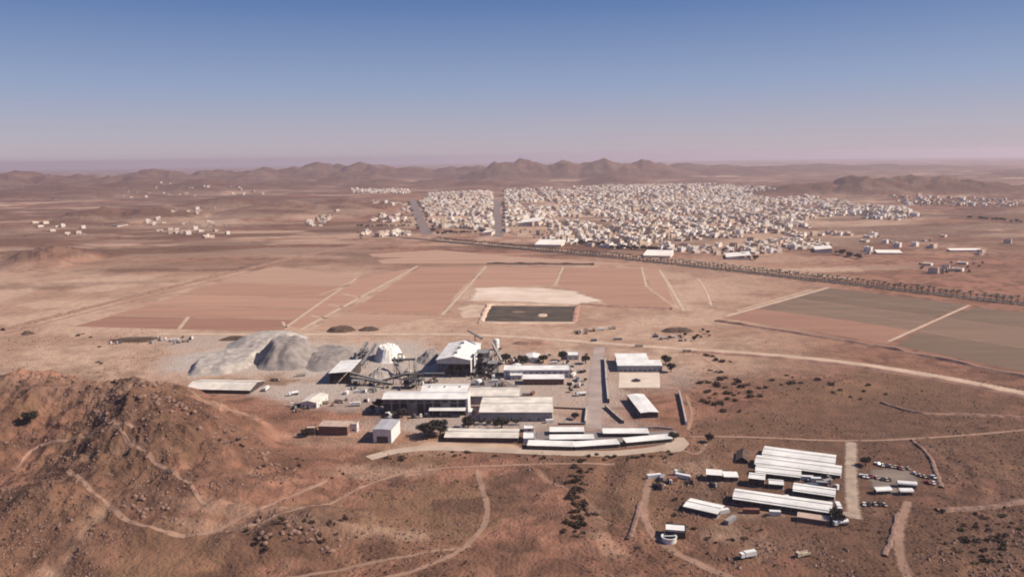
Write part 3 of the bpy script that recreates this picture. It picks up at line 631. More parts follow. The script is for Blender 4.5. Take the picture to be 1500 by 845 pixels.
def building(name, label, xl, yl, xr, yr, yt, yb, roof='gable', wall=None, rmat=None, front='windows', cat='building', over=.6, vents=0, rise=None, nst=None, depth=None, gap=4.0, plinth=True):
    wall = wall or M_wallw; rmat = rmat or M_roof
    a, b = (G(xl, yl), G(xr, yr)) if yl < 670 else (GH(xl, yl), GH(xr, yr))
    z0 = min(Hs(a.x, a.y), Hs(b.x, b.y)); a.z = b.z = 0
    mid = (a + b) / 2; e = (b - a); W = e.length; e.normalize(); nrm = Vector((-e.y, e.x, 0))
    ym = (yl + yr) / 2; dx, dy, dz = ray((xl + xr) / 2, yt); h = CAM_Z + dz * (mid.y / dy) - z0
    dx, dy, dz = ray((xl + xr) / 2, yb); tt = (z0 + h - CAM_Z) / dz; D = depth or max(4.0, (dy * tt - mid.y) / max(.3, nrm.y))
    c = mid + nrm * (D / 2)
    t = thing(name, label, cat, (c.x, c.y, z0), math.atan2(e.y, e.x))
    alongx = W >= D; span = D if alongx else W
    rm, r = roof_mesh(W, D, h, roof, over, rmat, rise)
    ro = link('roof', rm, t)
    mb = MB()
    if front == 'open':
        mb.quad((W / 2, -D / 2, 0), (W / 2, D / 2, 0), (W / 2, D / 2, h), (W / 2, -D / 2, h)); mb.quad((W / 2, D / 2, 0), (-W / 2, D / 2, 0), (-W / 2, D / 2, h), (W / 2, D / 2, h)); mb.quad((-W / 2, D / 2, 0), (-W / 2, -D / 2, 0), (-W / 2, -D / 2, h), (-W / 2, D / 2, h))
    else: mb.box(-W / 2, -D / 2, -1.2, W / 2, D / 2, h, False, False)
    if roof == 'gable':
        for s in (-1, 1):
            if alongx: mb.quad((s * W / 2, -D / 2, h), (s * W / 2, D / 2, h), (s * W / 2, 0, h + r))
            else: mb.quad((-W / 2, s * D / 2, h), (W / 2, s * D / 2, h), (0, s * D / 2, h + r))
    elif roof == 'mono':
        if alongx:
            for s in (-1, 1): mb.quad((s * W / 2, -D / 2, h), (s * W / 2, D / 2, h), (s * W / 2, D / 2, h + r))
            mb.quad((-W / 2, D / 2, h), (W / 2, D / 2, h), (W / 2, D / 2, h + r), (-W / 2, D / 2, h + r))
    mb.build('wall', wall, t)
    if roof == 'gable' and alongx: MB().bar((-W / 2 - over, 0, h + r + .3), (W / 2 + over, 0, h + r + .3), .5, .14).build('ridge_cap', M_steell, ro)
    if roof == 'flat':
        k = W / 2 + over * .4; k2 = D / 2 + over * .4; p = MB()
        for q in ((-k, -k2, k, -k2 + .25), (-k, k2 - .25, k, k2), (-k, -k2 + .25, -k + .25, k2 - .25), (k - .25, -k2 + .25, k, k2 - .25)): p.box(q[0], q[1], h + .302, q[2], q[3], h + .8)
        p.build('parapet', wall, t)
    if front == 'windows': add_openings(t, W, D, h, nst=nst, gap=gap)
    elif front == 'veranda':
        n = max(2, int(W / 5))
        o = MB().quad((-W / 2 - .3, -D / 2 - 2.0, h * .86), (W / 2 + .3, -D / 2 - 2.0, h * .86), (W / 2 + .3, -D / 2 - .01, h * .97), (-W / 2 - .3, -D / 2 - .01, h * .97)).build('veranda_roof', rmat, t)
        for i in range(n + 1): MB().box(-W / 2 + i * W / n - .09, -D / 2 - 1.95, -.5, -W / 2 + i * W / n + .09, -D / 2 - 1.77, h * .86).build('post', M_steell, t)
        add_openings(t, W, D, h, nst=1, gap=4.5)
    elif front == 'open':
        n = max(2, int(W / 6))
        for i in range(n + 1): MB().box(-W / 2 + i * W / n - .22, -D / 2 - .01, -.5, -W / 2 + i * W / n + .22, -D / 2 + .43, h).build('column', M_steel, t)
    elif front == 'bays':
        n = max(2, int(W / 6))
        for i in range(n):
            if i % 4 != 3:
                o = link('bay_dark_panel', BAY, t, (-W / 2 + (i + .5) * W / n, -D / 2 - .02, 0)); o.scale = (W / n * .78, 1.5, h * .72)
            o = link('window', WIN, t, (-W / 2 + (i + .5) * W / n, -D / 2 - .02, h * .84)); o.scale = (W / n * .6, 1, h * .12)
    if plinth: MB().box(-W / 2 - .35, -D / 2 - .35, -1.5, W / 2 + .35, D / 2 + .35, .12).build('plinth', M_conc, t)
    for i in range(vents):
        x = -W / 2 + (i + .5) * W / vents; zz = h + (r * .62 if roof == 'gable' else .3)
        MB().lathe([(.55, zz - .3), (.55, zz + .9), (.85, zz + 1.0), (.85, zz + 1.3), (.1, zz + 1.7)], 10, x, -D * .14 if alongx else 0).build('roof_vent', M_steell, ro)
    t['dims'] = (W, D, h)
    return t
B = building
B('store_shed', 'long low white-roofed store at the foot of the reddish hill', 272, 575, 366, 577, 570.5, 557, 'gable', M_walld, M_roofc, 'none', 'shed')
t = B('workshop', 'tall white box workshop with lilac front and bright side wall', 547, 648, 573.5, 649, 629.5, 614.5, 'gable', M_wallw, M_roofg, 'none', 'workshop', .2, rise=.5)
W_, D_, h_ = t['dims']; o = link('door', DOOR, t, (0, -D_ / 2 - .02, 0)); o.scale = (W_ * .62, 1.5, h_ * .5)
B('brick_store', 'flat brown-red brick store on the slope above the foreground', 467, 637, 509, 638, 624.5, 617, 'mono', M_wallb, M_roofp, 'none', 'store', .4, rise=.3)
B('guard_hut', 'small pale hut right of the brick store', 513, 633, 523, 633, 622, 618, 'flat', M_wallw, M_roofp, 'windows', 'hut')
B('guard_hut', 'small dark-doored hut left of the brick store', 448, 638, 461, 638, 628, 624, 'flat', M_wallb, M_roofp, 'windows', 'hut')
B('pump_house', 'small white-roofed hut among parked machines below the yard', 441, 597, 464, 598, 589.5, 577.5, 'gable', M_wallw, M_roofc, 'windows', 'hut')
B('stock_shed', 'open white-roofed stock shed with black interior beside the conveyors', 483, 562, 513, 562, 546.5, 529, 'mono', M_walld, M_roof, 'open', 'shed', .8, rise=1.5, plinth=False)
B('mill_hall', 'white-roofed mill hall behind the long bay-fronted hall', 617, 592, 684, 592, 574.5, 562.5, 'gable', M_wallg, M_roof, 'none', 'hall', .5, vents=3)
t = B('mill_hall', 'long white-roofed mill hall with dark loading bays', 562, 608, 683, 608, 584, 573.5, 'gable', mat('shade_darkened_cladding', (.20, .185, .185), .7, .2, .25, wave=.6), M_roof, 'bays', 'hall', .8, vents=0)  # cladding colour darkened to hold the black shadow of the hall front
W_, D_, h_ = t['dims']
MB().quad((W_ * .06, -D_ / 2 - 6, h_ * .42), (W_ / 2, -D_ / 2 - 6, h_ * .42), (W_ / 2, -D_ / 2 - .05, h_ * .5), (W_ * .06, -D_ / 2 - .05, h_ * .5)).build('canopy', M_roof, t)
for x in (W_ * .07, W_ * .2, W_ * .34, W_ / 2 - .3): MB().box(x - .15, -D_ / 2 - 5.9, 0, x + .15, -D_ / 2 - 5.6, h_ * .42).build('canopy_post', M_steell, t)
MB().box(W_ / 2 + .02, -D_ / 2 - .6, 0, W_ / 2 + 1.6, D_ / 2, h_ + .4).build('end_wall', M_wallw, t)
B('mill_hall', 'cream-roofed hall between the bay-fronted hall and the yard', 686, 592, 760, 592, 580, 568, 'gable', M_wallg, M_roofc, 'none', 'hall', .6)
B('warehouse', 'wide cream-roofed warehouse with grey wall and small windows', 703, 617, 809, 617, 603.5, 582, 'gable', M_wallg, M_roofc, 'windows', 'warehouse', .7, rise=1.0, gap=6, nst=1)
B('office_block', 'long white office block with a row of square windows', 738, 553.5, 835, 553.5, 543, 535.5, 'flat', M_wallw, M_roof, 'windows', 'office', gap=5)
B('office_annex', 'low annex with white roof in front of the long office block', 766, 563.5, 826, 563.5, 555, 549.5, 'mono', M_wallb, M_roof, 'windows', 'annex', gap=4, rise=.6)
B('office_annex', 'short white annex at the yard end of the long office block', 748, 556, 764, 556, 549.5, 546, 'mono', M_wallw, M_roof, 'windows', 'annex', rise=.4)
B('small_house', 'small white house between dark trees behind the long office block', 771, 531, 790, 531, 525, 518, 'gable', M_wallw, M_roof, 'windows', 'house')
B('small_house', 'small white box house near the plant street', 831, 527, 848, 527, 521, 515.5, 'flat', M_wallw, M_roof, 'windows', 'house')
B('office_building', 'taller rear wing of the blue grey office by the plaza', 903.5, 537, 950, 537, 527.5, 518.5, 'mono', mat('blue_grey_wall', (.30, .30, .33), .7, .08, .3), M_roof, 'none', 'office', .4, rise=.6)
B('office_building', 'low blue grey office with white roof facing the pale plaza', 905, 544.5, 970, 544.5, 535.5, 528.5, 'mono', MATS['blue_grey_wall'], M_roof, 'windows', 'office', .4, rise=.7, gap=4)
B('white_building', 'white rectangular building end-on beside the diagonal wall', 939, 613, 964, 612, 604, 577.5, 'gable', M_walld, M_roof, 'windows', 'building', .5, rise=.6)
B('dormitory', 'long pale-roofed dormitory with dark front above the sandy apron', 652, 647, 758, 648, 640.5, 628, 'gable', mat('maroon_wall', (.075, .03, .03), .8, .15, .3), M_roofc, 'windows', 'dormitory', .7, rise=.9)
B('gate_office', 'small white box above the courtyard corner', 768, 633, 782, 633, 628.5, 624, 'flat', M_wallw, M_roof, 'windows', 'office')
B('gate_office', 'white box office at the courtyard corner', 767, 649, 783, 649, 643, 634, 'flat', M_wallw, M_roof, 'windows', 'office')
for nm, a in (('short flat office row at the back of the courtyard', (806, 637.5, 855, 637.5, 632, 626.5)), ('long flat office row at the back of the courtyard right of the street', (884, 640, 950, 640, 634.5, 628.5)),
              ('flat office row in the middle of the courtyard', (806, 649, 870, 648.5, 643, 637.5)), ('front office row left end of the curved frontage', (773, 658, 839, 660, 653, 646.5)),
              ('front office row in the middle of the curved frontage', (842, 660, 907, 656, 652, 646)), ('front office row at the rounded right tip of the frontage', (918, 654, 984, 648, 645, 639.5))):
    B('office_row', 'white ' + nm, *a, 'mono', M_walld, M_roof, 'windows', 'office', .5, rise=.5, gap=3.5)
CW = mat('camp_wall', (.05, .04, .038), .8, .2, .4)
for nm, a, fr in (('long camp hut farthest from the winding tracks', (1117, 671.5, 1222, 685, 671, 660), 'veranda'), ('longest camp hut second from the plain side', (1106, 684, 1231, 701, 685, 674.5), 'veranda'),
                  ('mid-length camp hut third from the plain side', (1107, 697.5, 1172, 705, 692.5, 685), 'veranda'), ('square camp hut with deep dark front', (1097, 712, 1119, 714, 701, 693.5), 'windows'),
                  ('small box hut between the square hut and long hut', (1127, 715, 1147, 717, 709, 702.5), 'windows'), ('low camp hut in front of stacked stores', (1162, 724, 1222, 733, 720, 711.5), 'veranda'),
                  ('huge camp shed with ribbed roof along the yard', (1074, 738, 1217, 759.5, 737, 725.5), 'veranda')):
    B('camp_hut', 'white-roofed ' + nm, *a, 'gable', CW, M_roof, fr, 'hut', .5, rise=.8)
B('camp_hut', 'detached pale-roofed hut on its own near the winding track', 1002, 748, 1050, 759, 746.5, 735.5, 'gable', CW, M_roof, 'windows', 'hut', .6, rise=.6)
B('generator_house', 'white-framed black generator house behind the ring tank', 975, 788, 1004, 790, 778, 769, 'flat', M_walld, M_roof, 'none', 'hut', .8)
B('camp_hut', 'white-roofed box hut on the bare yard above the detached hut', 1035, 705, 1057, 706, 695.5, 688.5, 'mono', CW, M_roof, 'windows', 'hut', .4, rise=.3)
B('camp_hut', 'small pale hut right of the box hut on the bare yard', 1061, 705, 1081, 706, 698.5, 691.5, 'mono', M_wallb, M_roof, 'windows', 'hut', .4, rise=.3)
B('store_shed', 'low pale shed below the huge camp shed', 1168, 764, 1214, 770, 760, 754, 'mono', M_wallb, M_roofp, 'none', 'shed', .3, rise=.3)
# dark pitched shade tent
c = GH(1088, 672); t = thing('shade_tent', 'dark brown pitched shade tent at the head of the camp huts', 'tent', (c.x, c.y, c.z), R(-18))
mb = MB(); mb.quad((-4.5, -9, 1.4), (0, -9, 4.2), (0, 9, 4.2), (-4.5, 9, 1.4)); mb.quad((0, -9, 4.2), (4.5, -9, 1.4), (4.5, 9, 1.4), (0, 9, 4.2)); mb.build('canopy', M_spoil, t)
for x in (-4.3, 4.3):
    for y in (-8.8, 0, 8.8): MB().box(x - .08, y - .08, -.6, x + .08, y + .08, 1.5).build('pole', M_steell, t)
MB().box(-3.5, -8, 0, 3.5, 8, 1.1).build('stacked_goods', M_walld, t)
# ring tank
c = GH(980, 792); t = thing('ring_tank', 'round open water tank with white rim beside the generator house', 'tank', (c.x, c.y, c.z))
MB().lathe([(3.9, -.5), (3.9, 2.4), (4.15, 2.42), (4.15, 2.75), (3.5, 2.75), (3.5, .5)], 28, cap=False).build('shell', M_tank, t)
MB().lathe([(3.48, 1.9), (.01, 1.9)], 28).build('water', M_glass, t)
MB().bar((-3.3, 0, 2.8), (3.3, 0, 2.8), .7, .2).build('walkway', M_tank, t)

# big open mill shed
def big_shed():
    a, b = G(640, 552), G(690, 552); W = (b - a).length; D = 66; e1, e2 = 12.5, 16.0
    rz = R(-6); c = (a + b) / 2; c = c + Vector((math.sin(-rz), math.cos(rz), 0)) * D / 2
    t = thing('mill_shed', 'tall open-sided mill shed with white roof and shade-greyed gable front', 'shed', (c.x, c.y, 0), rz)
    ap = 19.3; x0, y0 = W / 2, D / 2
    mb = MB(); o_ = .7; k = .3
    prof = [(-x0 - o_, e2 - .15), (0, ap), (x0 + o_, e2 - .15), (x0 + o_, e2 - .15 + k), (0, ap + k), (-x0 - o_, e2 - .15 + k)]
    for s in (-y0 - o_, y0 + o_):
        for p, q in prof: mb.v.append((p, s, q))
    for i in range(6): j = (i + 1) % 6; mb.f.append((i, j, 6 + j, 6 + i))
    for f in ((0, 1, 4, 5), (1, 2, 3, 4)): mb.f.append(f); mb.f.append(tuple(6 + q for q in f))
    ro = mb.build('roof', M_roof, t)
    for i in range(3): MB().box(-1.5, -y0 + 10 + i * 20, ap - .4, 1.5, -y0 + 14 + i * 20, ap + 1.6).build('roof_vent', M_steell, ro)
    g = MB().quad((-x0, -y0, e1), (x0, -y0, e1), (x0, -y0, e2), (0, -y0, ap), (-x0, -y0, e2)); g.build('gable_cladding', mat('shaded_gable_sheet', (.50, .47, .47), .6, .06, .2, wave=.5), t)  # white sheet greyed: shade on the gable is put into its colour
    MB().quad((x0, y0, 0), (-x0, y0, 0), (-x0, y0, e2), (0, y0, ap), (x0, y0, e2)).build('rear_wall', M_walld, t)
    MB().quad((x0, -y0, 4), (x0, y0, 1), (x0, y0, e2), (x0, -y0, e2)).build('side_cladding', M_wallw, t)
    MB().quad((-x0, -y0, 10), (-x0, y0, 10), (-x0, y0, e2), (-x0, -y0, e2)).build('side_cladding', M_wallg, t)
    for i in range(7):
        for s in (-1, 1): MB().box(s * (x0 - .35) - .3, -y0 + .1 + i * (D - .8) / 6, 0, s * (x0 - .35) + .3, -y0 + .7 + i * (D - .8) / 6, e2).build('column', M_steel, t)
    for i in range(1, 4): MB().box(-x0 + i * W / 4 - .25, -y0 + .1, 0, -x0 + i * W / 4 + .25, -y0 + .6, e1).build('column', M_steel, t)
    MB().box(-x0, -y0 + .05, e1 - .6, x0, -y0 + .5, e1).build('beam', M_steel, t)
    MB().box(-x0, -y0 + .05, 6.0, x0, -y0 + .4, 6.4).build('beam', M_steel, t)
    for i, x in enumerate((-8, 0, 8)):
        m_ = thing('ball_mill', ['dark grinding mill drum nearest the heap inside the mill shed', 'dark grinding mill drum in the middle of the mill shed', 'dark grinding mill drum nearest the process tower inside the shed'][i], 'mill', (c.x + x, c.y - 22, 0), rz)
        MB().hcyl((0, -7, 4), (0, 7, 4), 2.8, 20).build('drum', M_steel, m_); MB().box(-1.5, -6, 0, 1.5, -4.5, 1.6).build('bearing', M_conc, m_); MB().box(-1.5, 4.5, 0, 1.5, 6, 1.6).build('bearing', M_conc, m_)
big_shed()

# ------------------------------------------------------------------ conveyors and process plant
def conveyor(label, p0, h0, p1, h1, wd=2.2, legs=3, dep=1.6):
    a = G(*p0, h0); b = G(*p1, h1); t = thing('conveyor', label, 'conveyor', (a.x, a.y, 0)); b = b - Vector((a.x, a.y, 0)); a = Vector((0, 0, h0))
    d = b - a; L = d.length; u = Vector((-d.y, d.x, 0)).normalized() * wd / 2; n = max(3, int(L / 3)); mb = MB()
    for s in (-1, 1):
        for z in (0, dep): mb.bar(a + u * s + Vector((0, 0, z)), b + u * s + Vector((0, 0, z)), .3)
        for i in range(n):
            p = a + d * (i / n) + u * s; q = a + d * ((i + 1) / n) + u * s
            mb.bar(p, q + Vector((0, 0, dep)), .16); mb.bar(q, q + Vector((0, 0, dep)), .16)
    mb.build('truss', M_steel, t)
    z = Vector((0, 0, .9)); MB().quad(a - u + z, a + u + z, b + u + z, b - u + z).build('belt', M_belt, t)
    hz_ = Vector((0, 0, dep + .2)); MB().quad(a - u * 1.1 + hz_, a + u * 1.1 + hz_, b + u * 1.1 + hz_, b - u * 1.1 + hz_).build('hood', M_steell, t)
    for i in range(legs):
        f = (i + .6) / (legs + .2); p = a + d * f
        if p.z > 1.5: MB().bar((p.x + u.x, p.y + u.y, 0), p + u * .6, .4).bar((p.x - u.x, p.y - u.y, 0), p - u * .6, .4).build('trestle', M_steel, t)
    for p, nm in ((a, 'head_pulley'), (b, 'tail_pulley')): MB().hcyl(p - u + z, p + u + z, .5, 10).build(nm, M_steel, t)
conveyor('inclined conveyor down the left side of the conveyor trapezoid', (576, 528), 12, (589, 549), 3)
conveyor('level conveyor across the top of the conveyor trapezoid', (575, 528.5), 14, (608, 527), 14, legs=2)
conveyor('inclined conveyor down the right side of the conveyor trapezoid', (606.5, 527), 13, (611, 547), 3)
conveyor('long low conveyor from the trapezoid into the mill shed', (586, 549.5), 3, (650, 549), 7)
conveyor('conveyor climbing right from the open stock shed', (512, 547), 8, (560, 560), 2.5)
conveyor('second conveyor below the stock shed conveyor', (510, 553), 5, (575, 564), 2.5)
conveyor('short conveyor rising between cone heap and trapezoid', (560, 559), 2.5, (592, 550), 8)
conveyor('steep conveyor from the transfer tower to the stock shed', (550, 505), 13, (529, 536), 5)
conveyor('feeder conveyor on the left of the transfer tower', (538, 503), 12, (525, 522), 4, legs=2)
conveyor('high conveyor from over the mill shed roof to the process tower', (686, 485), 27, (706, 497), 22, legs=1)
conveyor('steep conveyor in front of the process tower', (704, 525), 12, (693, 548), 2)
conveyor('thin conveyor on the right of the process tower', (722, 505), 18, (735, 530), 4, legs=2)
def tower(label, px, py, W, D, levels, lh=4.2, fill=True, name='process_tower'):
    c = G(px, py); t = thing(name, label, 'tower', (c.x, c.y + D / 2, 0), R(-5)); hh = levels * lh; n = max(1, int(W / 5))
    for i in range(n + 1):
        for s in (-1, 1):
            x = -W / 2 + i * W / n; MB().box(x - .25, s * D / 2 - .25, 0, x + .25, s * D / 2 + .25, hh).build('column', M_steel, t)
    for l in range(1, levels + 1): MB().box(-W / 2, -D / 2, l * lh - .25, W / 2, D / 2, l * lh).build('platform', M_steell if l % 2 else M_steel, t)
    mb = MB()
    for l in range(levels):
        for s in (-1, 1): mb.bar((-W / 2, s * D / 2, l * lh), (W / 2, s * D / 2, (l + 1) * lh), .18); 
        mb.bar((W / 2, -D / 2, l * lh), (W / 2, D / 2, (l + 1) * lh), .18)
    mb.build('bracing', M_steel, t)
    for l in range(levels):
        if not fill: break
        for i in range(n):
            x = -W / 2 + (i + .5) * W / n; q = random.random(); z = l * lh + .02
            if q < .4: MB().lathe([(.3, z), (1.7, z + 1.4), (1.7, z + 3.2), (.4, z + 3.6)], 14, x, random.uniform(-.2, .2) * D).build('hopper', random.choice((M_steel, M_steell)), t)
            elif q < .8: MB().box(x - 1.6, -D * .3, z, x + 1.4, D * .3, z + random.uniform(1.6, 3)).build('machine_housing', random.choice((M_steel, M_steell, M_walld)), t)
    for l in range(levels): MB().box(W / 2 + .1, -.9 + (l % 2) * .6, l * lh, W / 2 + 1.0, .2 + (l % 2) * .6, l * lh + .3).build('stair_landing', M_steell, t)
    return t
tower('tall dark process tower beside the mill shed', 707, 549, 11, 14, 5)
tower('lower dark process tower with white cabins on top', 722, 552, 9, 12, 3)
tower('dark transfer tower behind the white ore heap', 533, 529, 6, 7, 3, name='transfer_tower')
tower('small transfer tower at the right of the ore heap', 586, 531, 4, 5, 2, name='transfer_tower')
tower('screening frame among conveyors left of the mill hall', 600, 570, 13, 9, 2, name='screening_frame')
tower('low steel frame in front of the stock shed', 524, 566, 11, 6, 1, 5, name='screening_frame')
tower('sizing frame between the trapezoid and the mill hall', 613, 562, 8, 8, 2, name='screening_frame')
for lab, px, py, r, h, m in (('pale vertical silo beyond the process tower', 727, 512, 3.2, 11, M_tank), ('grey vertical silo against the process tower', 716, 533, 3.6, 13, M_steell), ('small white tank on the yard by the office block', 741, 546, 2.0, 5, M_tank), ('short white tank in front of the process tower', 701, 563, 3.0, 4, M_tank),
                              ('squat white thickener tank behind the office block', 757, 540, 4.6, 4, M_tank), ('dark squat tank under the mill hall eave', 606, 612, 1.8, 3, M_steel), ('grey tank left of the bay-fronted hall', 556, 604, 3.2, 3.5, M_steell), ('pale tank at the left corner of the bay-fronted hall', 568, 610, 2.4, 3, M_tank)):
    c = G(px, py); t = thing('silo' if h > 9 else 'tank', lab, 'silo' if h > 9 else 'tank', (c.x, c.y, 0))
    MB().lathe([(r, 0), (r, h), (r * .9, h + .3), (.2, h + r * .35)], 22).build('shell', m, t, True)
    MB().lathe([(r + .06, h * .5), (r + .06, h * .5 + .25)], 22, cap=False).build('band', M_steel, t)
    mb = MB()
    for s in (-.25, .25): mb.bar((s, -r - .2, 0), (s, -r - .2, h + .4), .06)
    for i in range(int(h / .4)): mb.bar((-.25, -r - .2, i * .4 + .2), (.25, -r - .2, i * .4 + .2), .05)
    mb.build('ladder', M_steel, t)

# walls and hedges inside the plant
def wall_run(name, label, pts, th, h, m, cat='wall', hill=False):
    P = [(GH(*p) if hill else G(*p)) for p in pts]; mb = MB()
    for a, b in zip(P[:-1], P[1:]):
        z = min(a.z, b.z); a2 = Vector((a.x, a.y, z + h / 2 - .2)); b2 = Vector((b.x, b.y, z + h / 2 - .2)); mb.bar(a2, b2, th, h)
    t = thing(name, label, cat, (0, 0, 0)); mb.build('panel', m, t); cp_ = MB()
    for a, b in zip(P[:-1], P[1:]):
        z = min(a.z, b.z); cp_.bar(Vector((a.x, a.y, z + h - .12)), Vector((b.x, b.y, z + h - .12)), th + .15, .14)
    cp_.build('coping', M_conc, t)
    for p in P: MB().box(p.x - th * .7, p.y - th * .7, p.z - .3, p.x + th * .7, p.y + th * .7, p.z + h + .15).build('pier', m, t)
wall_run('boundary_wall', 'dark wall along the right side of the plant street', [(886, 527), (888, 560), (891, 590)], 1.2, 3.4, M_walld)
wall_run('boundary_wall', 'short pale wall on the left of the plant street', [(859, 600), (857, 620)], .7, 2.6, M_wallw)
wall_run('boundary_wall', 'diagonal dark wall left of the end-on white building', [(887, 597), (901, 610), (913, 620)], .8, 2.4, M_wallb)
wall_run('boundary_wall', 'slanting pale wall right of the end-on white building', [(995, 577), (1000, 598), (1005, 622)], .8, 3.0, M_wallw)
wall_run('boundary_wall', 'low wall across the red plot between warehouse and street', [(812, 598), (858, 600)], .4, 1.6, M_wallb)
wall_run('boundary_wall', 'low wall along the foot of the red plot', [(818, 622), (856, 622)], .5, 1.6, M_wallb)
wall_run('boundary_wall', 'low wall on the terrace behind the dormitory', [(690, 622), (760, 623)], .4, 1.4, M_wallw)
wall_run('boundary_wall', 'low wall behind the courtyard right of the street', [(936, 628), (960, 627), (985, 629)], .5, 1.5, M_conc)
def bank(label, pts, width, height, m):
    berm('earth_bank', [GH(*q) for q in pts], width, height, m, label, world=True, step=3)
bank('dark cut bank along the camp track', [(938, 735), (932, 760), (920, 790)], 4, 1.1, M_rock)
bank('dark ditch bank below the parking yard', [(1316, 752), (1306, 785), (1296, 815)], 4, 1.2, M_rock)
bank('curved dark bank right of the parking yard', [(1335, 645), (1360, 665), (1370, 690), (1378, 715)], 4, 1.2, M_rock)
bank('long dark bank across the scrub corner', [(1372, 748), (1440, 745), (1510, 735)], 6, 1.2, M_rock)
bank('dark bank along the field side of the scrub', [(1290, 590), (1340, 607), (1420, 608), (1500, 612)], 4, 1.5, M_soil)
# fountain on the plaza
c = G(932, 558); t = thing('fountain', 'dark round fountain in the middle of the pale plaza', 'fountain', (c.x, c.y, .18))
MB().lathe([(4, 0), (4, .8), (3.5, .8), (3.5, .3), (.1, .3)], 22).build('basin', M_wallb, t); MB().lathe([(1.2, .3), (.6, 1.5), (1.6, 2.0), (.2, 2.1)], 14).build('bowl', M_steel, t)
MB().lathe([(3.4, .5), (.1, .5)], 22).build('water', M_glass, t)
# ------------------------------------------------------------------ vegetation prototypes
def leaf_cloud(mb, c, rx, ry, rz, n, s, rnd):
    for _ in range(n):
        while True:
            p = Vector((rnd.uniform(-1, 1), rnd.uniform(-1, 1), rnd.uniform(-1, 1)))
            if .25 < p.length < 1: break
        q = Vector((c[0] + p.x * rx, c[1] + p.y * ry, c[2] + p.z * rz))
        d = Vector((rnd.uniform(-1, 1), rnd.uniform(-1, 1), rnd.uniform(-.6, 1))).normalized(); u = d.orthogonal().normalized(); u.rotate(Matrix.Rotation(rnd.uniform(0, 6.28), 3, d)); v = d.cross(u)
        k = s * rnd.uniform(.6, 1.4); mb.quad(q - u * k, q - v * k * .6, q + u * k, q + v * k * .6)
def shrub_meshes(seed, w_, h_, n=70):
    rnd = random.Random(seed); mb = MB()
    for i in range(rnd.randint(3, 6)): leaf_cloud(mb, (rnd.uniform(-.6, .6) * w_, rnd.uniform(-.6, .6) * w_, h_ * rnd.uniform(.35, .6)), w_ * .55, w_ * .55, h_ * .5, n // 4, w_ * .22, rnd)
    st = MB()
    for i in range(4): a = rnd.uniform(0, 6.28); st.bar((0, 0, -.2), (math.cos(a) * w_ * .5, math.sin(a) * w_ * .5, h_ * .6), .09)
    return mb, st
SHR = []
for i in range(6):
    lb, st = shrub_meshes(40 + i, 1.0, random.uniform(.75, 1.1), 90)
    SHR.append((lb.mesh('foliage', M_shrub if i % 2 else M_shrub2), st.mesh('stem', M_bark)))
def shrub(label, group, p, s, k=None):
    f, st = SHR[k if k is not None else random.randrange(6)]
    t = thing('shrub', label, 'shrub', p, random.uniform(0, 6.28), group); t.scale = (s * random.uniform(.85, 1.25), s * random.uniform(.85, 1.25), s * random.uniform(.7, 1.0))
    link('foliage', f, t); link('stem', st, t)
NSH = 0
def scatter(label, group, pts, n, spread, smin, smax, hill=True):
    global NSH
    for i in range(n):
        if NSH >= 300: return
        a, b = random.choice(list(zip(pts[:-1], pts[1:]))) if len(pts) > 1 else (pts[0], pts[0])
        f = random.random(); x = a[0] + (b[0] - a[0]) * f + random.gauss(0, spread[0]); y = a[1] + (b[1] - a[1]) * f + random.gauss(0, spread[1])
        p = GH(x, y) if (hill and y > 515) else G(x, y); shrub(label, group, (p.x, p.y, p.z - .1), random.uniform(smin, smax)); NSH += 1
scatter('dark shrub in the dry wash below the office rows', 'shrubs in the dry wash', [(855, 682), (842, 715), (850, 750), (838, 785)], 66, (7, 8), 1.3, 2.7)
scatter('dark bush on the bank under the pale curved road', 'bushes under the curved road', [(570, 672), (610, 662), (680, 668), (760, 672), (880, 672), (960, 668), (1000, 662)], 40, (8, 2.5), 1.0, 2.1)
scatter('dark thicket bush on the plain right of the plant', 'thicket right of the plant', [(1040, 520), (1070, 560), (1050, 590), (1090, 580), (1030, 610)], 44, (14, 7), 1.8, 3.6)
scatter('dark bush on the open plain beyond the thicket', 'bushes beyond the thicket', [(1110, 575), (1160, 560), (1200, 570), (1290, 580)], 22, (12, 7), 1.6, 3.2)
scatter('brown shrub on the rocky shoulder of the near hill', 'shrubs on the near hill', [(60, 610), (120, 590), (250, 590), (330, 640), (400, 690), (470, 700), (520, 690)], 22, (14, 9), .9, 2.0)
scatter('dark shrub on the rocky foreground knoll', 'shrubs on the foreground knoll', [(365, 790), (420, 770), (480, 790), (510, 770)], 34, (14, 9), 1.0, 1.9)
scatter('dark shrub in the corner scrub below the parking yard', 'shrubs below the parking yard', [(1390, 780), (1440, 760), (1470, 800), (1420, 815), (1490, 740)], 44, (20, 14), 1.2, 2.3)
scatter('dark bush around the detached camp hut', 'bushes around the detached hut', [(965, 705), (1000, 715), (975, 765), (1045, 790), (1100, 775), (1000, 820)], 22, (12, 8), .8, 1.8)
scatter('lone dark bush on the left plain behind the hill', 'lone bushes on the left plain', [(112, 489), (145, 496), (140, 533), (160, 532), (210, 530)], 6, (5, 2), 2.0, 3.2)
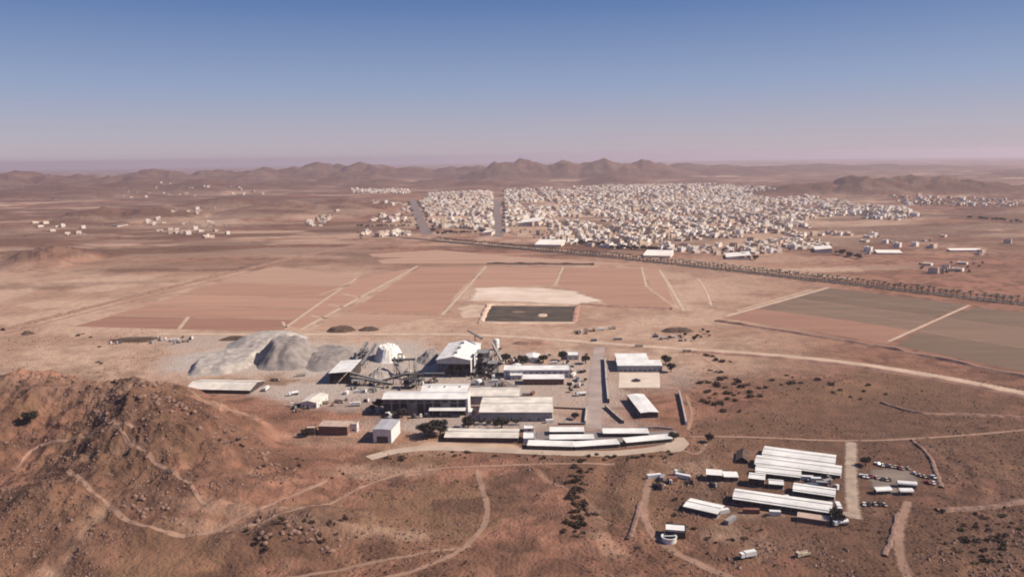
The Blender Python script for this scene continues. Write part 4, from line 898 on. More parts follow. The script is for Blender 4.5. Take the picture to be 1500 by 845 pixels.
# uncountable small scrub
def scrub_mass():
    v = []; f = []
    base = [np.array([(q[0], q[1], q[2]) for q in SHR_MB[i].v]) for i in range(3)]; fb = [np.array(SHR_MB[i].f) for i in range(3)]
    rs = np.random.RandomState(5); off = 0
    N = 45000; Y = np.exp(rs.uniform(math.log(300), math.log(1500), N)); X = Y * rs.uniform(-.72, .72, N)
    dens = fbm(X / 55, Y / 55, 401, 4) * .7 + fbm(X / 14, Y / 14, 405, 3) * .4; az = X / Y
    ok = dens > .60 - .13 * sst(.1, .5, az) * sst(800, 500, Y) - .03 * sst(700, 450, Y)
    px, py = to_px(X, Y, 0 * X)
    plant = (px > 240) & (px < 1010) & (py > 480) & (py < 662); fields = (py > 386) & (py < 480) & (px > 95); fields |= (px > 1040) & (py < 545) & (py > 415)
    camp = (px > 1070) & (px < 1265) & (py > 648) & (py < 765); yard = (px > 1262) & (px < 1360) & (py > 680) & (py < 732)
    ok &= ~(plant | fields | camp | yard) & (Y < 1000)
    X, Y = X[ok][:9500], Y[ok][:9500]; Z = H(X, Y)
    for x, y, z in zip(X, Y, Z):
        k = rs.randint(3); s = rs.uniform(.35, 1.0) * (1.35 if rs.uniform() < .25 else 1); a = rs.uniform(0, 6.28); b = base[k]; c_, s_ = math.cos(a) * s, math.sin(a) * s
        v.append(np.stack([b[:, 0] * c_ - b[:, 1] * s_ + x, b[:, 0] * s_ + b[:, 1] * c_ + y, b[:, 2] * s * .9 + z - .1], -1)); f.append(fb[k] + off); off += len(b)
    v = np.concatenate(v); f = np.concatenate(f); me = bpy.data.meshes.new('dry_scrub'); me.vertices.add(len(v)); me.vertices.foreach_set('co', v.ravel())
    me.loops.add(f.size); me.loops.foreach_set('vertex_index', f.ravel().astype(np.int32)); me.polygons.add(len(f)); me.polygons.foreach_set('loop_start', np.arange(0, f.size, 4, dtype=np.int32)); me.polygons.foreach_set('use_smooth', np.zeros(len(f), bool)); me.update()
    me.materials.append(M_shrub); tag(link('dry_scrub', me), 'low dry scrub dotted over the reddish ground', None, None, 'stuff')
SHR_MB = [shrub_meshes(70 + i, 1.0, .8, 24)[0] for i in range(3)]
scrub_mass()
# trees with trunk, limbs and crown
def tree_proto(seed, R_, h, n, m):
    rnd = random.Random(seed); tr = MB(); tr.lathe([(.32 * R_ / 3, -.4), (.24 * R_ / 3, h * .3), (.15 * R_ / 3, h * .55)], 7)
    cr = MB()
    for i in range(7):
        a = i * .9 + rnd.uniform(-.3, .3); r = R_ * rnd.uniform(.35, .62); c = (math.cos(a) * r, math.sin(a) * r, h * rnd.uniform(.5, .82))
        tr.bar((0, 0, h * .42), c, .12 * R_ / 3); leaf_cloud(cr, c, R_ * .45, R_ * .45, h * .2, n, R_ * .12, rnd)
    leaf_cloud(cr, (0, 0, h * .72), R_ * .6, R_ * .6, h * .26, n * 2, R_ * .12, rnd)
    return tr.mesh('trunk', M_bark), cr.mesh('crown', m)
TR = [tree_proto(i, 3.9, 5.6, 75, M_leaf) for i in range(3)]
def tree(label, p, s, group=None, k=None, name='tree'):
    a, b = TR[k if k is not None else random.randrange(3)]; t = thing(name, label, 'tree', p, random.uniform(0, 6.28), group); t.scale = (s, s, s * random.uniform(.85, 1.1)); link('trunk', a, t); link('crown', b, t)
for lab, x, y, s in (('big dark tree left of the dormitory roof', 633, 640, 1.9), ('dark tree at the dormitory corner', 622, 638, 1.3), ('dark tree joining the big tree by the dormitory', 645, 637, 1.6), ('round dark tree on the terrace behind the dormitory', 686, 628, 1.35), ('dark tree in front of the warehouse', 735, 629, 1.4),
                     ('dark tree left of the small white house', 766, 533, 1.3), ('dark tree right of the small white house', 796, 531, 1.1), ('dark bushy tree by the small box house', 824, 528, 1.2), ('dark tree at the office block corner', 741, 533, 1.4), ('dark tree by the street near the box house', 858, 533, 1.2),
                     ('dark tree at the left end of the bay-fronted hall', 556, 598, 1.2), ('dark tree under the bay-fronted hall eave', 590, 612, 1.1), ('dark tree at the rounded tip of the frontage', 987, 645, .9), ('dark tree beside the red plot', 842, 614, .8), ('dark tree right of the plaza office', 975, 534, 1.3), ('dark tree at the plaza corner', 983, 545, 1.1),
                     ('dark tree left of the brick store', 450, 640, 1.0), ('dark tree on the hill crest', 45, 622, 1.2), ('dark tree near the camp road end', 1226, 766, 1.0), ('dark tree behind the camp huts on the track', 1039, 648, .8), ('dark tree above the parking yard', 1268, 682, .9)):
    p = GH(x, y) if y > 515 else G(x, y); tree(lab, p, s * 1.25)
# palms: two rows along the avenue
def palm_proto(seed):
    rnd = random.Random(seed); tr = MB(); tr.lathe([(.32, -.3), (.24, 2.5), (.2, 5.6)], 7); cr = MB()
    for i in range(20):
        a = i * 2.4 + rnd.uniform(-.2, .2); up = rnd.uniform(-.1, 1.0); L = rnd.uniform(2.6, 3.4); pts = []
        for k in range(4):
            f = k / 3; pts.append(Vector((math.cos(a) * L * f, math.sin(a) * L * f, 5.6 + up * L * f * .8 - (f ** 2) * L * .62)))
        w_ = [.25, .5, .42, .06]; s = Vector((-math.sin(a), math.cos(a), 0))
        for k in range(3): cr.quad(pts[k] - s * w_[k], pts[k] + s * w_[k], pts[k + 1] + s * w_[k + 1], pts[k + 1] - s * w_[k + 1])
    return tr.mesh('trunk', M_bark), cr.mesh('crown', M_palm)
PP = [palm_proto(i) for i in range(3)]
AV = densify(smooth_line([flatv(G(*p)) for p in [(636, 352), (760, 364), (900, 377), (1040, 392), (1250, 416), (1500, 445), (1530, 449)]]), 1.0)
for side, lab, grp in ((-1, 'date palm in the avenue row on the field side', 'palms on the field side'), (1, 'date palm in the avenue row on the town side', 'palms on the town side')):
    acc = 0; i = 4
    while i < len(AV) - 2:
        t_ = (AV[i + 1] - AV[i - 1]).normalized(); nn = Vector((-t_.y, t_.x, 0)); p = AV[i] + nn * side * 9.5 + t_ * random.uniform(-.8, .8)
        if random.random() > .04:
            a, b = random.choice(PP); t = thing('date_palm', lab, 'palm', (p.x, p.y, Hs(p.x, p.y)), random.uniform(0, 6.28), grp); s = random.uniform(1.0, 1.45); t.scale = (s * 1.25, s * 1.25, s); link('trunk', a, t); link('crown', b, t)
        i += int(random.uniform(8.0, 9.2))

# ------------------------------------------------------------------ the town
def inside(px, py, poly):
    c = np.zeros(px.shape, bool); n = len(poly); j = n - 1
    for i in range(n):
        xi, yi = poly[i]; xj, yj = poly[j]
        c ^= ((yi > py) != (yj > py)) & (px < (xj - xi) * (py - yi) / (yj - yi + 1e-9) + xi); j = i
    return c
ZONES = [([(628, 284), (720, 280), (721, 337), (640, 334), (615, 297)], .97), ([(738, 279), (900, 272), (1040, 270), (1130, 276), (1238, 296), (1275, 312), (1180, 321), (1080, 330), (1000, 345), (930, 366), (840, 359), (738, 341)], .86),
         ([(1000, 345), (1080, 330), (1180, 321), (1190, 332), (1170, 345), (1222, 360), (1170, 366), (1080, 376), (960, 366)], .7), ([(1225, 300), (1330, 306), (1345, 318), (1300, 325), (1250, 318)], .7), ([(1290, 286), (1440, 290), (1500, 296), (1490, 304), (1330, 302)], .14),
         ([(1190, 341), (1250, 338), (1252, 345), (1190, 346)], .6), ([(515, 277), (595, 277), (600, 284), (515, 283)], .5), ([(470, 342), (600, 338), (600, 345), (530, 350), (452, 352)], .5), ([(440, 330), (490, 302), (505, 303), (470, 333)], .4),
         ([(220, 308), (320, 306), (350, 325), (330, 352), (240, 345), (212, 330)], .055), ([(45, 318), (100, 315), (135, 335), (120, 350), (50, 342)], .06), ([(160, 268), (330, 268), (400, 285), (180, 292)], .025), ([(1330, 385), (1440, 385), (1440, 402), (1330, 400)], .2), ([(1260, 345), (1480, 345), (1500, 380), (1260, 372)], .03), ([(545, 296), (600, 300), (605, 330), (545, 325)], .25)]
def make_town():
    rs = np.random.RandomState(11); pts = []
    gx = np.arange(-2600, 2900, 17.0); 
    Y = 1280.0; rows = []
    k = 0
    while Y < 5400:
        k += 1; rows.append(Y); Y += 16 if k % 2 else 25
    GX, GY = np.meshgrid(gx, np.array(rows)); col = np.arange(len(gx))[None, :] + 0 * GY
    street = (col % 6 == 0)
    GX = GX + rs.uniform(-6, 6, GX.shape) + 26 * (fbm(GX / 300, GY / 300, 710, 3) - .5) * 2; GY = GY + rs.uniform(-7, 7, GX.shape) + 40 * (fbm(GX / 300, GY / 300, 720, 3) - .5) * 2
    x, y = GX.ravel(), GY.ravel(); st = street.ravel(); z = H(x, y); px, py = to_px(x, y, z)
    pr = np.zeros(len(x))
    for poly, d in ZONES: pr = np.maximum(pr, d * inside(px, py, poly))
    vac = fbm(x / 150, y / 150, 501, 3); pr = pr * sst(.34, .44, vac) * np.where(st, .12, 1)
    pr[inside(px, py, [(1170, 326), (1240, 322), (1320, 328), (1300, 345), (1255, 346), (1200, 338)])] = 0
    pr[inside(px, py, [(744, 337), (800, 330), (822, 340), (810, 349), (745, 347)])] *= .12
    ok = rs.uniform(0, 1, len(x)) < pr
    tree_ok = (pr > .08) & ~ok & (rs.uniform(0, 1, len(x)) < .42)
    return x[ok], y[ok], z[ok], x[tree_ok], y[tree_ok], z[tree_ok]
HX, HY, HZ, TX, TY, TZ = make_town()
def house_mb(rnd, kind):
    w_, d_, h = rnd.uniform(8, 15), rnd.uniform(8, 14), rnd.uniform(3.3, 4.2)
    mb = MB(); wn = MB()
    def block(x0, y0, x1, y1, hh):
        mb.box(x0, y0, -1.5, x1, y1, hh, True, False)
        for q in ((x0, y0, x1, y0 + .3), (x0, y1 - .3, x1, y1), (x0, y0 + .3, x0 + .3, y1 - .3), (x1 - .3, y0 + .3, x1, y1 - .3)): mb.box(q[0], q[1], hh + .01, q[2], q[3], hh + .9)
        for s in range(max(1, int(hh // 3.4))):
            n = max(1, int((x1 - x0) / 4))
            for i in range(n): xx = x0 + (i + .5) * (x1 - x0) / n; wn.box(xx - .7, y0 - .08, s * 3.3 + 1.1, xx + .7, y0 + .02, s * 3.3 + 2.5)
            n = max(1, int((y1 - y0) / 5))
            for i in range(n): yy = y0 + (i + .5) * (y1 - y0) / n; wn.box(x1 - .02, yy - .6, s * 3.3 + 1.1, x1 + .08, yy + .6, s * 3.3 + 2.5)
    if kind == 0: block(-w_ / 2, -d_ / 2, w_ / 2, d_ / 2, h)
    elif kind == 1: block(-w_ / 2, -d_ / 2, w_ / 2, d_ / 2, h * 1.9); mb.box(-w_ / 2 + 1, 0, h * 1.9 + .02, -w_ / 2 + 4.5, 3.5, h * 1.9 + 2.6)
    elif kind == 2: block(-w_ / 2, -d_ / 2, 0, d_ / 2, h * 1.8); block(.02, -d_ / 2 + 1, w_ / 2, d_ / 2 - 1.5, h)
    elif kind == 3:
        block(-w_ * .2, -d_ * .1, w_ / 2, d_ / 2, h)
        for q in ((-w_ * .6, -d_ * .6, w_ * .6, -d_ * .6 + .3), (-w_ * .6, d_ * .6, w_ * .6, d_ * .6 + .3), (-w_ * .6, -d_ * .6 + .31, -w_ * .6 + .3, d_ * .6 - .01), (w_ * .6 - .3, -d_ * .6 + .31, w_ * .6, d_ * .6 - .01)): mb.box(q[0], q[1], -1.5, q[2], q[3], 2.4)
    else: block(-w_ * .8, -d_ * .4, w_ * .8, d_ * .4, h * 2.6)
    return mb, wn
KL = [('low cream flat-roofed house with a plain parapet at the town edge', 'low cream town houses', 'house', 0), ('white two-storey town house with a stair block on its roof', 'white two-storey town houses', 'house', 1), ('pinkish town house with a tall part and a low part', 'pinkish stepped town houses', 'house', 2),
      ('grey house inside a square walled yard in the town', 'grey walled-yard houses', 'house', 3), ('long tan three-storey apartment block in the town', 'tan apartment blocks', 'apartment', 4)]
HP = []
for k in range(5):
    for v_ in range(3):
        mb, wn = house_mb(random.Random(k * 10 + v_), k); n0 = len(mb.f); off = len(mb.v); base_v, base_f = list(mb.v), list(mb.f)
        mb.v += wn.v; mb.f += [tuple(i + off for i in f) for f in wn.f]; me = mb.mesh('house', M_house[k]); me.materials.append(M_glass)
        me.polygons.foreach_set('material_index', [0] * n0 + [1] * (len(mb.f) - n0)); HP.append((k, me, base_v, base_f))
order = np.argsort(HY); KW = [.32, .22, .19, .17, .10]
rsn = np.random.RandomState(3)
SV = [[], [], [], [], []]; SFc = [[], [], [], [], []]; SO = [0] * 5
for rank, i in enumerate(order):
    k = int(rsn.choice(5, p=KW)); v_ = rsn.randint(3); _, me, bv, bf = HP[k * 3 + v_]; s = rsn.uniform(.85, 1.3); a = rsn.choice([0, 1.5708, 3.1416, 4.7124]) + .62 + .6 * (float(vn(np.array([HX[i] / 260]), np.array([HY[i] / 260]), 700)[0]) - .5) + rsn.uniform(-.12, .12)
    if rank < 300:
        t = link('apartment_block' if k == 4 else 'town_house', me, None, (HX[i], HY[i], HZ[i]), a); t.scale = (s, s, s); tag(t, KL[k][0], KL[k][2], KL[k][1])
    else:
        b = np.array(bv); c_, s_ = math.cos(a) * s, math.sin(a) * s
        SV[k].append(np.stack([b[:, 0] * c_ - b[:, 1] * s_ + HX[i], b[:, 0] * s_ + b[:, 1] * c_ + HY[i], b[:, 2] * s + HZ[i]], -1))
        for q in bf: SFc[k].append(tuple(j + SO[k] for j in q))
        SO[k] += len(b)
me = bpy.data.meshes.new('distant_houses'); av = []; af = []; mi = []; off = 0
for k in range(5):
    if not SV[k]: continue
    v = np.concatenate(SV[k]); av.append(v); f = np.array(SFc[k]) + off; af.append(f); mi += [k] * len(f); off += len(v)
av = np.concatenate(av); af = np.concatenate(af)
me.vertices.add(len(av)); me.vertices.foreach_set('co', av.ravel()); me.loops.add(af.size); me.loops.foreach_set('vertex_index', af.ravel().astype(np.int32)); me.polygons.add(len(af)); me.polygons.foreach_set('loop_start', np.arange(0, af.size, 4, dtype=np.int32))
for m in M_house: me.materials.append(m)
me.polygons.foreach_set('material_index', np.array(mi, dtype=np.int32)); me.polygons.foreach_set('use_smooth', np.zeros(len(af), bool)); me.update()
tag(link('distant_houses', me), 'mass of pale flat-roofed houses filling the far town', None, None, 'stuff')
print('houses', len(HX), 'town trees', len(TX), 'town tris', len(af) * 2)
# town trees: rows along the two town roads and dark groves at the near edge are single trees, the rest one mass
for (a, b, n, lab, grp) in (((613, 297), (637, 343), 12, 'street tree on the right side of the left town road', 'trees along the left town road'), ((598, 297), (615, 343), 8, 'street tree on the left side of the left town road', 'trees along the left town road'), ((737, 297), (741, 345), 12, 'street tree on the right of the middle town road', 'trees along the middle town road'),
                           ((721, 297), (719, 346), 9, 'street tree on the left of the middle town road', 'trees along the middle town road'), ((895, 364), (965, 368), 16, 'dark tree in the grove at the town edge', 'trees of the town edge grove'), ((845, 357), (895, 362), 10, 'dark tree in the hedge at the town edge', 'trees of the town edge hedge'),
                           ((640, 344), (715, 341), 14, 'dark tree in the hedge along the town frontage', 'trees of the town frontage hedge'), ((1060, 368), (1110, 382), 10, 'dark tree around the long pale depot', 'trees around the depot'), ((525, 333), (600, 332), 16, 'dark tree in the orchard left of the town', 'trees of the left orchard'), ((1225, 372), (1262, 380), 8, 'dark tree by the right town fringe', 'trees of the right fringe'), ((1415, 322), (1500, 330), 12, 'dark tree in the green plot far right', 'trees of the far right plot')):
    A_, B_ = G(*a), G(*b)
    for i in range(n):
        f = (i + random.uniform(.2, .8)) / n; p = A_.lerp(B_, f) + Vector((random.uniform(-4, 4), random.uniform(-6, 6), 0)); p.z = Hs(p.x, p.y); tree(lab, p, random.uniform(1.1, 1.9), grp)
rnd = random.Random(4); mb = MB()
for x, y, z in list(zip(TX, TY, TZ))[:4200] + [(x + 8.5, y - 8.5, z) for x, y, z in zip(HX[::3], HY[::3], HZ[::3])]: leaf_cloud(mb, (x, y, z + 2.2), rnd.uniform(2, 4.5), rnd.uniform(2, 4), rnd.uniform(1.8, 3), 11, 1.7, rnd)
tag(mb.build('town_trees', M_leaf), 'dark trees scattered between the far town houses', None, None, 'stuff')
# larger pale halls at the town edge
for lab, a in (('long white hall on open ground at the near town edge', (783, 361, 822, 361.5, 358.5, 354.5)), ('long white depot roof among trees at the town edge', (942, 377, 982, 378, 374.5, 370)), ('wide white hall at the right town edge', (1064, 380, 1100, 380.5, 377, 371)), ('big cream hall at the far right of the town', (1194, 370, 1219, 370.5, 366, 361)),
               ('low white flat-roofed hall by the middle town road', (706, 345, 720, 345, 341, 338)), ('broad pale roof at the edge of the bare town field', (757, 331, 790, 331, 327, 321)), ('long thin white shed on the right plain', (1285, 372, 1322, 372.5, 370.5, 368)), ('long pale wall-like shed far right', (1392, 369, 1440, 369, 366.5, 365)), ('isolated white house on the left rise', (73, 295, 81, 295, 291.5, 289)), ('isolated white hall on the left plain', (160, 333.5, 172, 333.5, 331, 329))):
    B('large_hall', lab, *a, 'mono', M_house[0], M_house[1], 'none', 'hall', .5, plinth=False)

# ------------------------------------------------------------------ vehicles, containers, scrap
def car_proto(name, paint, kind):
    t = thing(name, 'x', 'car', (0, 0, 0)); mb = MB()
    prof = [(-2.2, .45), (-2.25, .85), (-1.3, .98), (1.9, .98), (2.2, .8), (2.2, .45)] if kind == 'car' else [(-2.6, .5), (-2.65, 1.0), (-1.4, 1.08), (2.6, 1.08), (2.65, .5)]
    n = len(prof)
    for s in (-.88, .88):
        for p, q in prof: mb.v.append((p, s, q))
    for i in range(n): j = (i + 1) % n; mb.f.append((i, j, n + j, n + i))
    mb.f.append(tuple(range(n))[::-1]); mb.f.append(tuple(range(n, 2 * n))); mb.build('body', paint, t)
    c = MB(); x0, x1, x2, x3 = (-1.35, -.6, 1.0, 1.75) if kind == 'car' else (-1.4, -.7, .6, .75)
    z0, z1 = (.985, 1.48) if kind == 'car' else (1.085, 1.75)
    for s, w_ in ((-1, .84), (1, .84)): c.v += [(x0, s * w_, z0), (x3, s * w_, z0), (x2, s * .68, z1), (x1, s * .68, z1)]
    c.f += [(0, 1, 5, 4), (1, 2, 6, 5), (3, 0, 4, 7), (3, 2, 1, 0), (4, 5, 6, 7)]; cb = c.build('windows', M_glass, t)
    MB().box(x1, -.67, z1 + .005, x2, .67, z1 + .06).build('roof', paint, t)
    wm_ = None
    for x in (-1.4, 1.4):
        for s in (-.8, .8):
            if wm_ is None: wm_ = MB().hcyl((0, -.12, .33), (0, .12, .33), .33, 10).mesh('wheel', M_tyre)
            link('wheel', wm_, t, (x, s, 0))
    return freeze(t)
PAINT = [mat('paint_white', (.72, .71, .69), .3, .03, 1), mat('paint_sand', (.42, .35, .27), .35, .03, 1), mat('paint_dark', (.05, .045, .05), .3, .03, 1), mat('paint_red', (.25, .05, .04), .35, .03, 1)]
def truck_proto(name, paint, bed):
    t = thing(name, 'x', 'truck', (0, 0, 0)); MB().box(-4.2, -1.2, .9, -2.2, 1.2, 3.0).build('cab', paint, t); MB().box(-4.25, -1.05, 1.9, -4.19, 1.05, 2.7).build('windscreen', M_glass, t)
    MB().box(-2.1, -.5, .7, 4.2, .5, 1.0).build('chassis', M_steel, t)
    if bed == 'tank': MB().hcyl((-1.9, 0, 2.2), (4.2, 0, 2.2), 1.25, 16).build('tank', M_tank, t)
    elif bed == 'dump': m_ = MB(); m_.box(-1.9, -1.25, 1.02, 4.2, 1.25, 1.2); m_.box(-1.9, -1.25, 1.2, -1.7, 1.25, 2.7); m_.box(-1.7, -1.25, 1.2, 4.2, -1.1, 2.3); m_.box(-1.7, 1.1, 1.2, 4.2, 1.25, 2.3); m_.build('dump_body', paint, t)
    else: MB().box(-1.9, -1.25, 1.02, 4.4, 1.25, 3.4).build('cargo_box', M_tank, t)
    wm_ = MB().hcyl((0, -.2, .5), (0, .2, .5), .5, 12).mesh('wheel', M_tyre)
    for x in (-3.2, 1.8, 3.2):
        for s in (-1.02, 1.02): link('wheel', wm_, t, (x, s, 0))
    return freeze(t)
def kill(t):
    for c in list(t.children): bpy.data.objects.remove(c)
    bpy.data.objects.remove(t)
CARS = [car_proto('parked_car', PAINT[0], 'car'), car_proto('parked_pickup', PAINT[0], 'pickup'), car_proto('parked_car', PAINT[1], 'car'), car_proto('parked_car', PAINT[2], 'car'), car_proto('parked_pickup', PAINT[3], 'pickup')]
CN = ['white car', 'white pickup', 'sand-coloured car', 'dark car', 'red pickup']
TRK = [truck_proto('dump_truck', PAINT[1], 'dump'), truck_proto('tanker_truck', PAINT[0], 'tank'), truck_proto('box_truck', PAINT[0], 'box')]
TN = ['sand-coloured dump truck', 'white tanker truck', 'white box truck']
def park(proto, label, px, py, rz, group=None, s=1.0):
    p = GH(px, py) if py > 515 else G(px, py); copy_tree(proto, (p.x, p.y, p.z + .12), rz, s, None, label, group)
for row, lab, n in (([(1283, 681), (1332, 689)], 'in the top row of the parking yard', 8), ([(1261, 698), (1286, 701)], 'in the short row beside the camp road', 4), ([(1290, 702), (1306, 705)], 'in the row behind the barrel shelters', 3), ([(1336, 695), (1371, 702)], 'in the row by the curved dark bank', 5), ([(1263, 739), (1300, 741)], 'in the row below the barrel shelters', 5), ([(1355, 709), (1372, 708)], 'in the last row by the curved dark bank', 2)):
    for i in range(n):
        f = (i + .5) / n; k = random.choice([0, 1, 2, 2, 3, 3, 4]); x = row[0][0] + (row[1][0] - row[0][0]) * f + random.uniform(-1.2, 1.2); y = row[0][1] + (row[1][1] - row[0][1]) * f + random.uniform(-.8, .8)
        park(CARS[k], CN[k] + ' parked ' + lab, x, y, R(90) + random.uniform(-.4, .4), CN[k] + 's ' + lab, 1.0)
for x, y, rz, k, lab in ((1228, 748, 1.4, 2, 'beside the huge camp shed end'), (1231, 770, .2, 1, 'at the foot of the camp road'), (1222, 762, 1.2, 0, 'among bushes below the camp shed'), (846, 487, .2, 0, 'first in the machine row behind the plant'), (862, 486, .1, 0, 'second in the machine row behind the plant'), (880, 484, .2, 2, 'third in the machine row behind the plant'), (897, 482, .3, 0, 'last in the machine row behind the plant'),
                         (256, 500, .2, 2, 'parked in the scrap yard left of the heaps'), (272, 501, .1, 0, 'in the scrap yard beside the gravel'), (403, 558, 2.9, 0, 'driving across the grey yard'), (441, 551, .3, 0, 'below the large rock heap'), (430, 579, .5, 1, 'above the pump hut'), (474, 592, .2, 0, 'below the stock shed'), (497, 590, 2.8, 0, 'halfway along the yard road'), (520, 595, .1, 2, 'near the bay-fronted hall end'), (936, 508, .1, 0, 'on the plain road by the plaza office'), (1006, 516, 0, 0, 'on the plain road by the thicket'), (840, 552, 1.2, 2, 'by the street end of the office block'), (851, 580, .2, 1, 'on the side of the plant street'), (1095, 818, .3, 2, 'alone on the foreground flat'), (1176, 815, .4, 0, 'on the foreground flat beside bushes'), (390, 572, 1.5, 2, 'at the right end of the long store'), (1145, 735, .2, 2, 'behind the huge camp shed')):
    park(TRK[k], TN[k] + ' ' + lab, x, y, rz)
for p_ in CARS + TRK: kill(p_)
# barrel-roof shelters in the parking yard
def barrel(label, px, py, L, Wd, rz):
    p = GH(px, py); t = thing('barrel_shelter', label, 'shelter', (p.x, p.y, p.z), rz); mb = MB(); n = 10
    for s in (-L / 2, L / 2):
        for k in range(n + 1): a = math.pi * k / n; mb.v.append((s, -Wd / 2 * math.cos(a), 2.2 + 1.5 * math.sin(a)))
    for k in range(n): mb.f.append((k, k + 1, n + 2 + k, n + 1 + k))
    mb.build('canopy', M_tank, t, True)
    for x in (-L / 2 + .2, 0, L / 2 - .2):
        for y in (-Wd / 2, Wd / 2): MB().box(x - .1, y - .1, -.5, x + .1, y + .1, 2.2).build('post', M_steell, t)
    MB().box(-L / 2 + .6, -Wd * .35, 0, L / 2 - .6, Wd * .35, 1.6).build('stored_goods', M_walld, t)
barrel('white barrel-roofed shelter nearest the camp road', 1292, 722, 10, 5, R(4)); barrel('white barrel-roofed shelter at the back of the yard', 1328, 714, 11, 4.5, R(-14)); barrel('white barrel-roofed shelter in front of the other two', 1326, 724, 8, 4.5, R(-3))
# shipping containers and stores
CM = [M_tank, mat('container_rust', (.20, .075, .05), .7, .15, .5), mat('container_grey', (.27, .25, .24), .6, .1, .5), mat('container_blue', (.06, .08, .12), .6, .1, .5)]
CNN = ['white', 'rust-red', 'grey', 'dark blue']
def container(label, px, py, rz, m, L=6.1):
    p = GH(px, py) if py > 515 else G(px, py); t = thing('container', label, 'container', (p.x, p.y, p.z + .02), rz); mb = MB().box(-L / 2, -1.22, .12, L / 2, 1.22, 2.6); mb.build('shell', m, t)
    for s in (-1, 1): MB().box(L / 2 + .001, s * .6 - .56, .2, L / 2 + .06, s * .6 + .56, 2.5).build('door', m, t)
    rb = MB()
    for i in range(int(L / .6)): x = -L / 2 + .3 + i * .6; rb.box(x - .08, -1.27, .2, x + .08, -1.221, 2.5)
    rb.build('side_ribs', m, t)
CL = [(958, 700, .2, 'on the bare yard left of the box hut'), (970, 703, 1.2, 'at the edge of the bare yard'), (985, 705, .4, 'in the middle of the bare yard stores'), (1000, 700, 2.6, 'beside the bushes of the bare yard'), (1190, 714, -.15, 'stacked behind the low camp hut'), (1203, 711, -.2, 'behind the low camp hut end'), (1180, 703, -.2, 'between the camp hut rows'), (1195, 705, -.1, 'at the end of the camp hut rows'), (1212, 708, .3, 'by the camp road edge'),
      (1100, 752, -.1, 'below the huge camp shed'), (1135, 755, -.15, 'second below the huge camp shed'), (960, 494, .1, 'by the spoil bank at the junction'), (972, 497, .3, 'second by the spoil bank at the junction'), (985, 495, 0, 'in the junction yard centre'), (240, 499, .2, 'in the scrap yard'), (225, 502, 1.3, 'at the end of the scrap yard'), (165, 500, .4, 'near the scrap bank'), (835, 545, .1, 'beside the office block end'), (845, 558, 1.3, 'by the street behind the annex'), (850, 546, .2, 'near the street by the office block'), (725, 560, .1, 'on the paved yard'), (712, 572, .05, 'between the halls'), (770, 580, 0, 'at the end of the cream-roofed hall'), (780, 578, 1.2, 'near the cream-roofed hall end'), (690, 605, 1.5, 'between bay hall and warehouse'), (668, 611, .1, 'under the white canopy'), (545, 572, .2, 'under the low conveyor'), (530, 575, .1, 'left of the low conveyor frames'), (508, 577, 1.4, 'below the open stock shed'), (680, 566, .1, 'against the mill hall'), (752, 533, .2, 'behind the office block'), (812, 533, .1, 'between the small houses'), (870, 500, .3, 'beside the plain road'), (905, 498, .1, 'right of the street end'), (805, 619, .2, 'at the warehouse corner'), (1060, 752, .3, 'right of the detached hut'), (1070, 765, .8, 'on the pale patch below the detached hut')]
for i, (x, y, rz, lab) in enumerate(CL):
    k = [0, 2, 1, 0, 3, 2, 0][i % 7]; container(CNN[k] + ' shipping container ' + lab, x, y, rz, CM[k], 6.1 if i % 3 else 9)
# small plant machines and stacks
def skid_proto(k):
    r_ = random.Random(k); t = thing('machine_skid', 'x', 'machine', (0, 0, 0)); L = r_.uniform(3, 6)
    MB().box(-L / 2, -1, 0, L / 2, 1, .35).build('base_frame', M_steel, t)
    MB().box(-L / 2 + .3, -.8, .352, -L / 2 + 1.9, .8, r_.uniform(1.6, 2.8)).build('engine_housing', [M_steell, M_wallb, M_tank][k % 3], t)
    MB().hcyl((-L / 2 + 2.2, 0, 1.1), (L / 2 - .2, 0, 1.1), .7, 12).build('pressure_vessel', [M_steel, M_steell, M_steel][k % 3], t)
    MB().bar((-L / 2 + 1, .9, .4), (-L / 2 + 1, .9, 3.6), .22).build('stack_pipe', M_steel, t); return freeze(t)
SK = [skid_proto(i) for i in range(3)]
SKN = ['grey', 'rust-red', 'white']
for (x0, y0, x1, y1, n, where) in ((500, 560, 560, 580, 9, 'under the stock shed conveyors'), (560, 545, 640, 572, 12, 'among the trapezoid conveyors'), (690, 545, 745, 566, 12, 'below the process towers'), (565, 607, 690, 614, 9, 'along the bay-fronted hall'), (830, 530, 858, 575, 9, 'on the lot between office block and street'), (430, 585, 550, 604, 10, 'on the lower yard track'), (960, 486, 1035, 500, 8, 'in the junction yard'), (140, 494, 285, 504, 9, 'in the scrap yard'), (960, 695, 1060, 720, 8, 'on the bare camp yard'), (1175, 700, 1232, 722, 8, 'between the camp huts'), (840, 480, 905, 490, 6, 'in the machine row behind the plant'), (745, 519, 830, 533, 7, 'behind the office block')):
    for i in range(n):
        k = random.randrange(3); x, y = random.uniform(x0, x1), random.uniform(y0, y1); p = GH(x, y) if y > 515 else G(x, y)
        copy_tree(SK[k], (p.x, p.y, p.z), random.uniform(0, 3.1), random.uniform(.8, 1.4), None, SKN[k] + ' machine skid ' + where, SKN[k] + ' machine skids ' + where)
for p_ in SK: kill(p_)
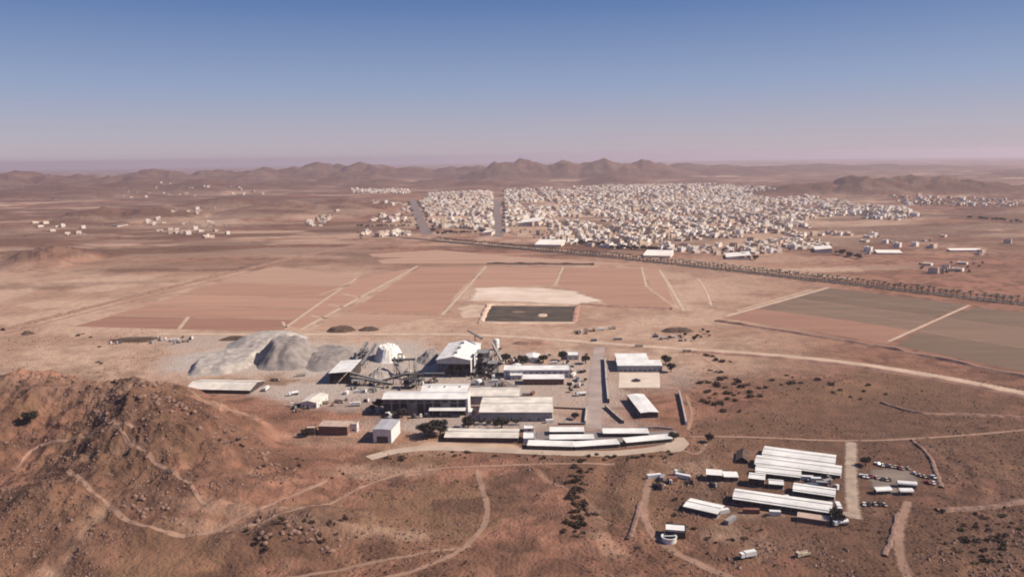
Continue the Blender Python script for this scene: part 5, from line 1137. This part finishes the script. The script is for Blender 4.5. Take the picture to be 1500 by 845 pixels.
for (x0, y0, x1, y1, n, where, s0) in ((545, 590, 600, 612, 6, 'at the left end of the bay-fronted hall', .8), (650, 618, 760, 628, 7, 'on the terrace behind the dormitory', .7), (745, 520, 860, 534, 9, 'behind the long office block', .8), (836, 545, 858, 580, 6, 'beside the plant street', .6), (690, 500, 740, 545, 5, 'around the process tower', .8), (960, 484, 1040, 500, 8, 'at the plain road junction', .7)):
    for i in range(n):
        x, y = random.uniform(x0, x1), random.uniform(y0, y1); p = G(x, y); tree('small dark tree ' + where, p, s0 * random.uniform(.6, 1.1), 'small trees ' + where)
# loose stones: far too many to count
def stones():
    rs = np.random.RandomState(9); N = 60000; Y = rs.uniform(290, 640, N); X = Y * rs.uniform(-.72, .72, N); Z = H(X, Y)
    hillm = np.clip(Z / 14, 0, 1); d_ = fbm(X / 26, Y / 26, 221, 4) * .6 + fbm(X / 9, Y / 9, 801, 3) * .5
    px, py = to_px(X, Y, Z); ok = (d_ > .66 - .13 * hillm * (X < -60)) & ~((px > 420) & (px < 1010) & (py < 665)) & ~((px > 1070) & (px < 1360) & (py > 645) & (py < 765)) & ~((px > 255) & (py < 605) & (Z < 2))
    X, Y, Z = X[ok][:11000], Y[ok][:11000], Z[ok][:11000]; n = len(X); s = rs.uniform(.25, .8, n) * np.where(rs.uniform(0, 1, n) < .12, 2.0, 1)
    o8 = np.array([(1, 0, 0), (0, 1, 0), (-1, 0, 0), (0, -1, 0), (0, 0, .8), (0, 0, -.5)]); fc = np.array([(0, 1, 4), (1, 2, 4), (2, 3, 4), (3, 0, 4), (1, 0, 5), (2, 1, 5), (3, 2, 5), (0, 3, 5)])
    V = o8[None] * (s[:, None, None] * rs.uniform(.6, 1.4, (n, 6, 3))) + np.stack([X, Y, Z], -1)[:, None, :]; Fc = fc[None] + (np.arange(n) * 6)[:, None, None]
    me = bpy.data.meshes.new('loose_stones'); me.from_pydata(V.reshape(-1, 3).tolist(), [], Fc.reshape(-1, 3).tolist()); me.materials.append(M_rock); me.update(); tag(link('loose_stones', me), 'loose brown stones strewn over the hill and foreground', None, None, 'stuff')
stones()
# boulders on the hill
def boulder_mesh(seed):
    bm = bmesh.new(); bmesh.ops.create_icosphere(bm, subdivisions=2, radius=1); r_ = random.Random(seed); o_ = Vector((r_.uniform(0, 50), r_.uniform(0, 50), 0))
    for v in bm.verts:
        q = v.co.copy(); n = float(fbm(np.array([q.x * 1.3 + o_.x + q.z]), np.array([q.y * 1.3 + o_.y - q.z]), 600, 3)[0]); v.co = q * (.65 + .75 * n); v.co.z *= .7
    me = bpy.data.meshes.new('boulder'); bm.to_mesh(me); bm.free(); me.materials.append(M_rock); return me
BMS = [boulder_mesh(i) for i in range(5)]
for zone, lab, grp, n in (([(200, 575), (290, 600)], 'rough brown boulder on the rocky hill top', 'boulders on the hill top', 45), ([(300, 620), (420, 690)], 'rough brown boulder on the right hill slope', 'boulders on the right slope', 45), ([(60, 560), (160, 560)], 'rough brown boulder on the left hill crest', 'boulders on the left crest', 25), ([(370, 780), (500, 790)], 'brown boulder on the foreground knoll', 'boulders on the knoll', 30), ([(190, 730), (260, 760)], 'brown boulder on the dark hill outcrop', 'boulders on the outcrop', 25)):
    for i in range(n):
        f = random.random(); x = zone[0][0] + (zone[1][0] - zone[0][0]) * f + random.gauss(0, 10); y = zone[0][1] + (zone[1][1] - zone[0][1]) * f + random.gauss(0, 9); p = GH(x, y)
        o = link('boulder', random.choice(BMS), None, (p.x, p.y, p.z - .1), random.uniform(0, 6.28)); s = random.uniform(.7, 1.9); o.scale = (s * random.uniform(.8, 1.4), s, s); tag(o, lab, 'boulder', grp)
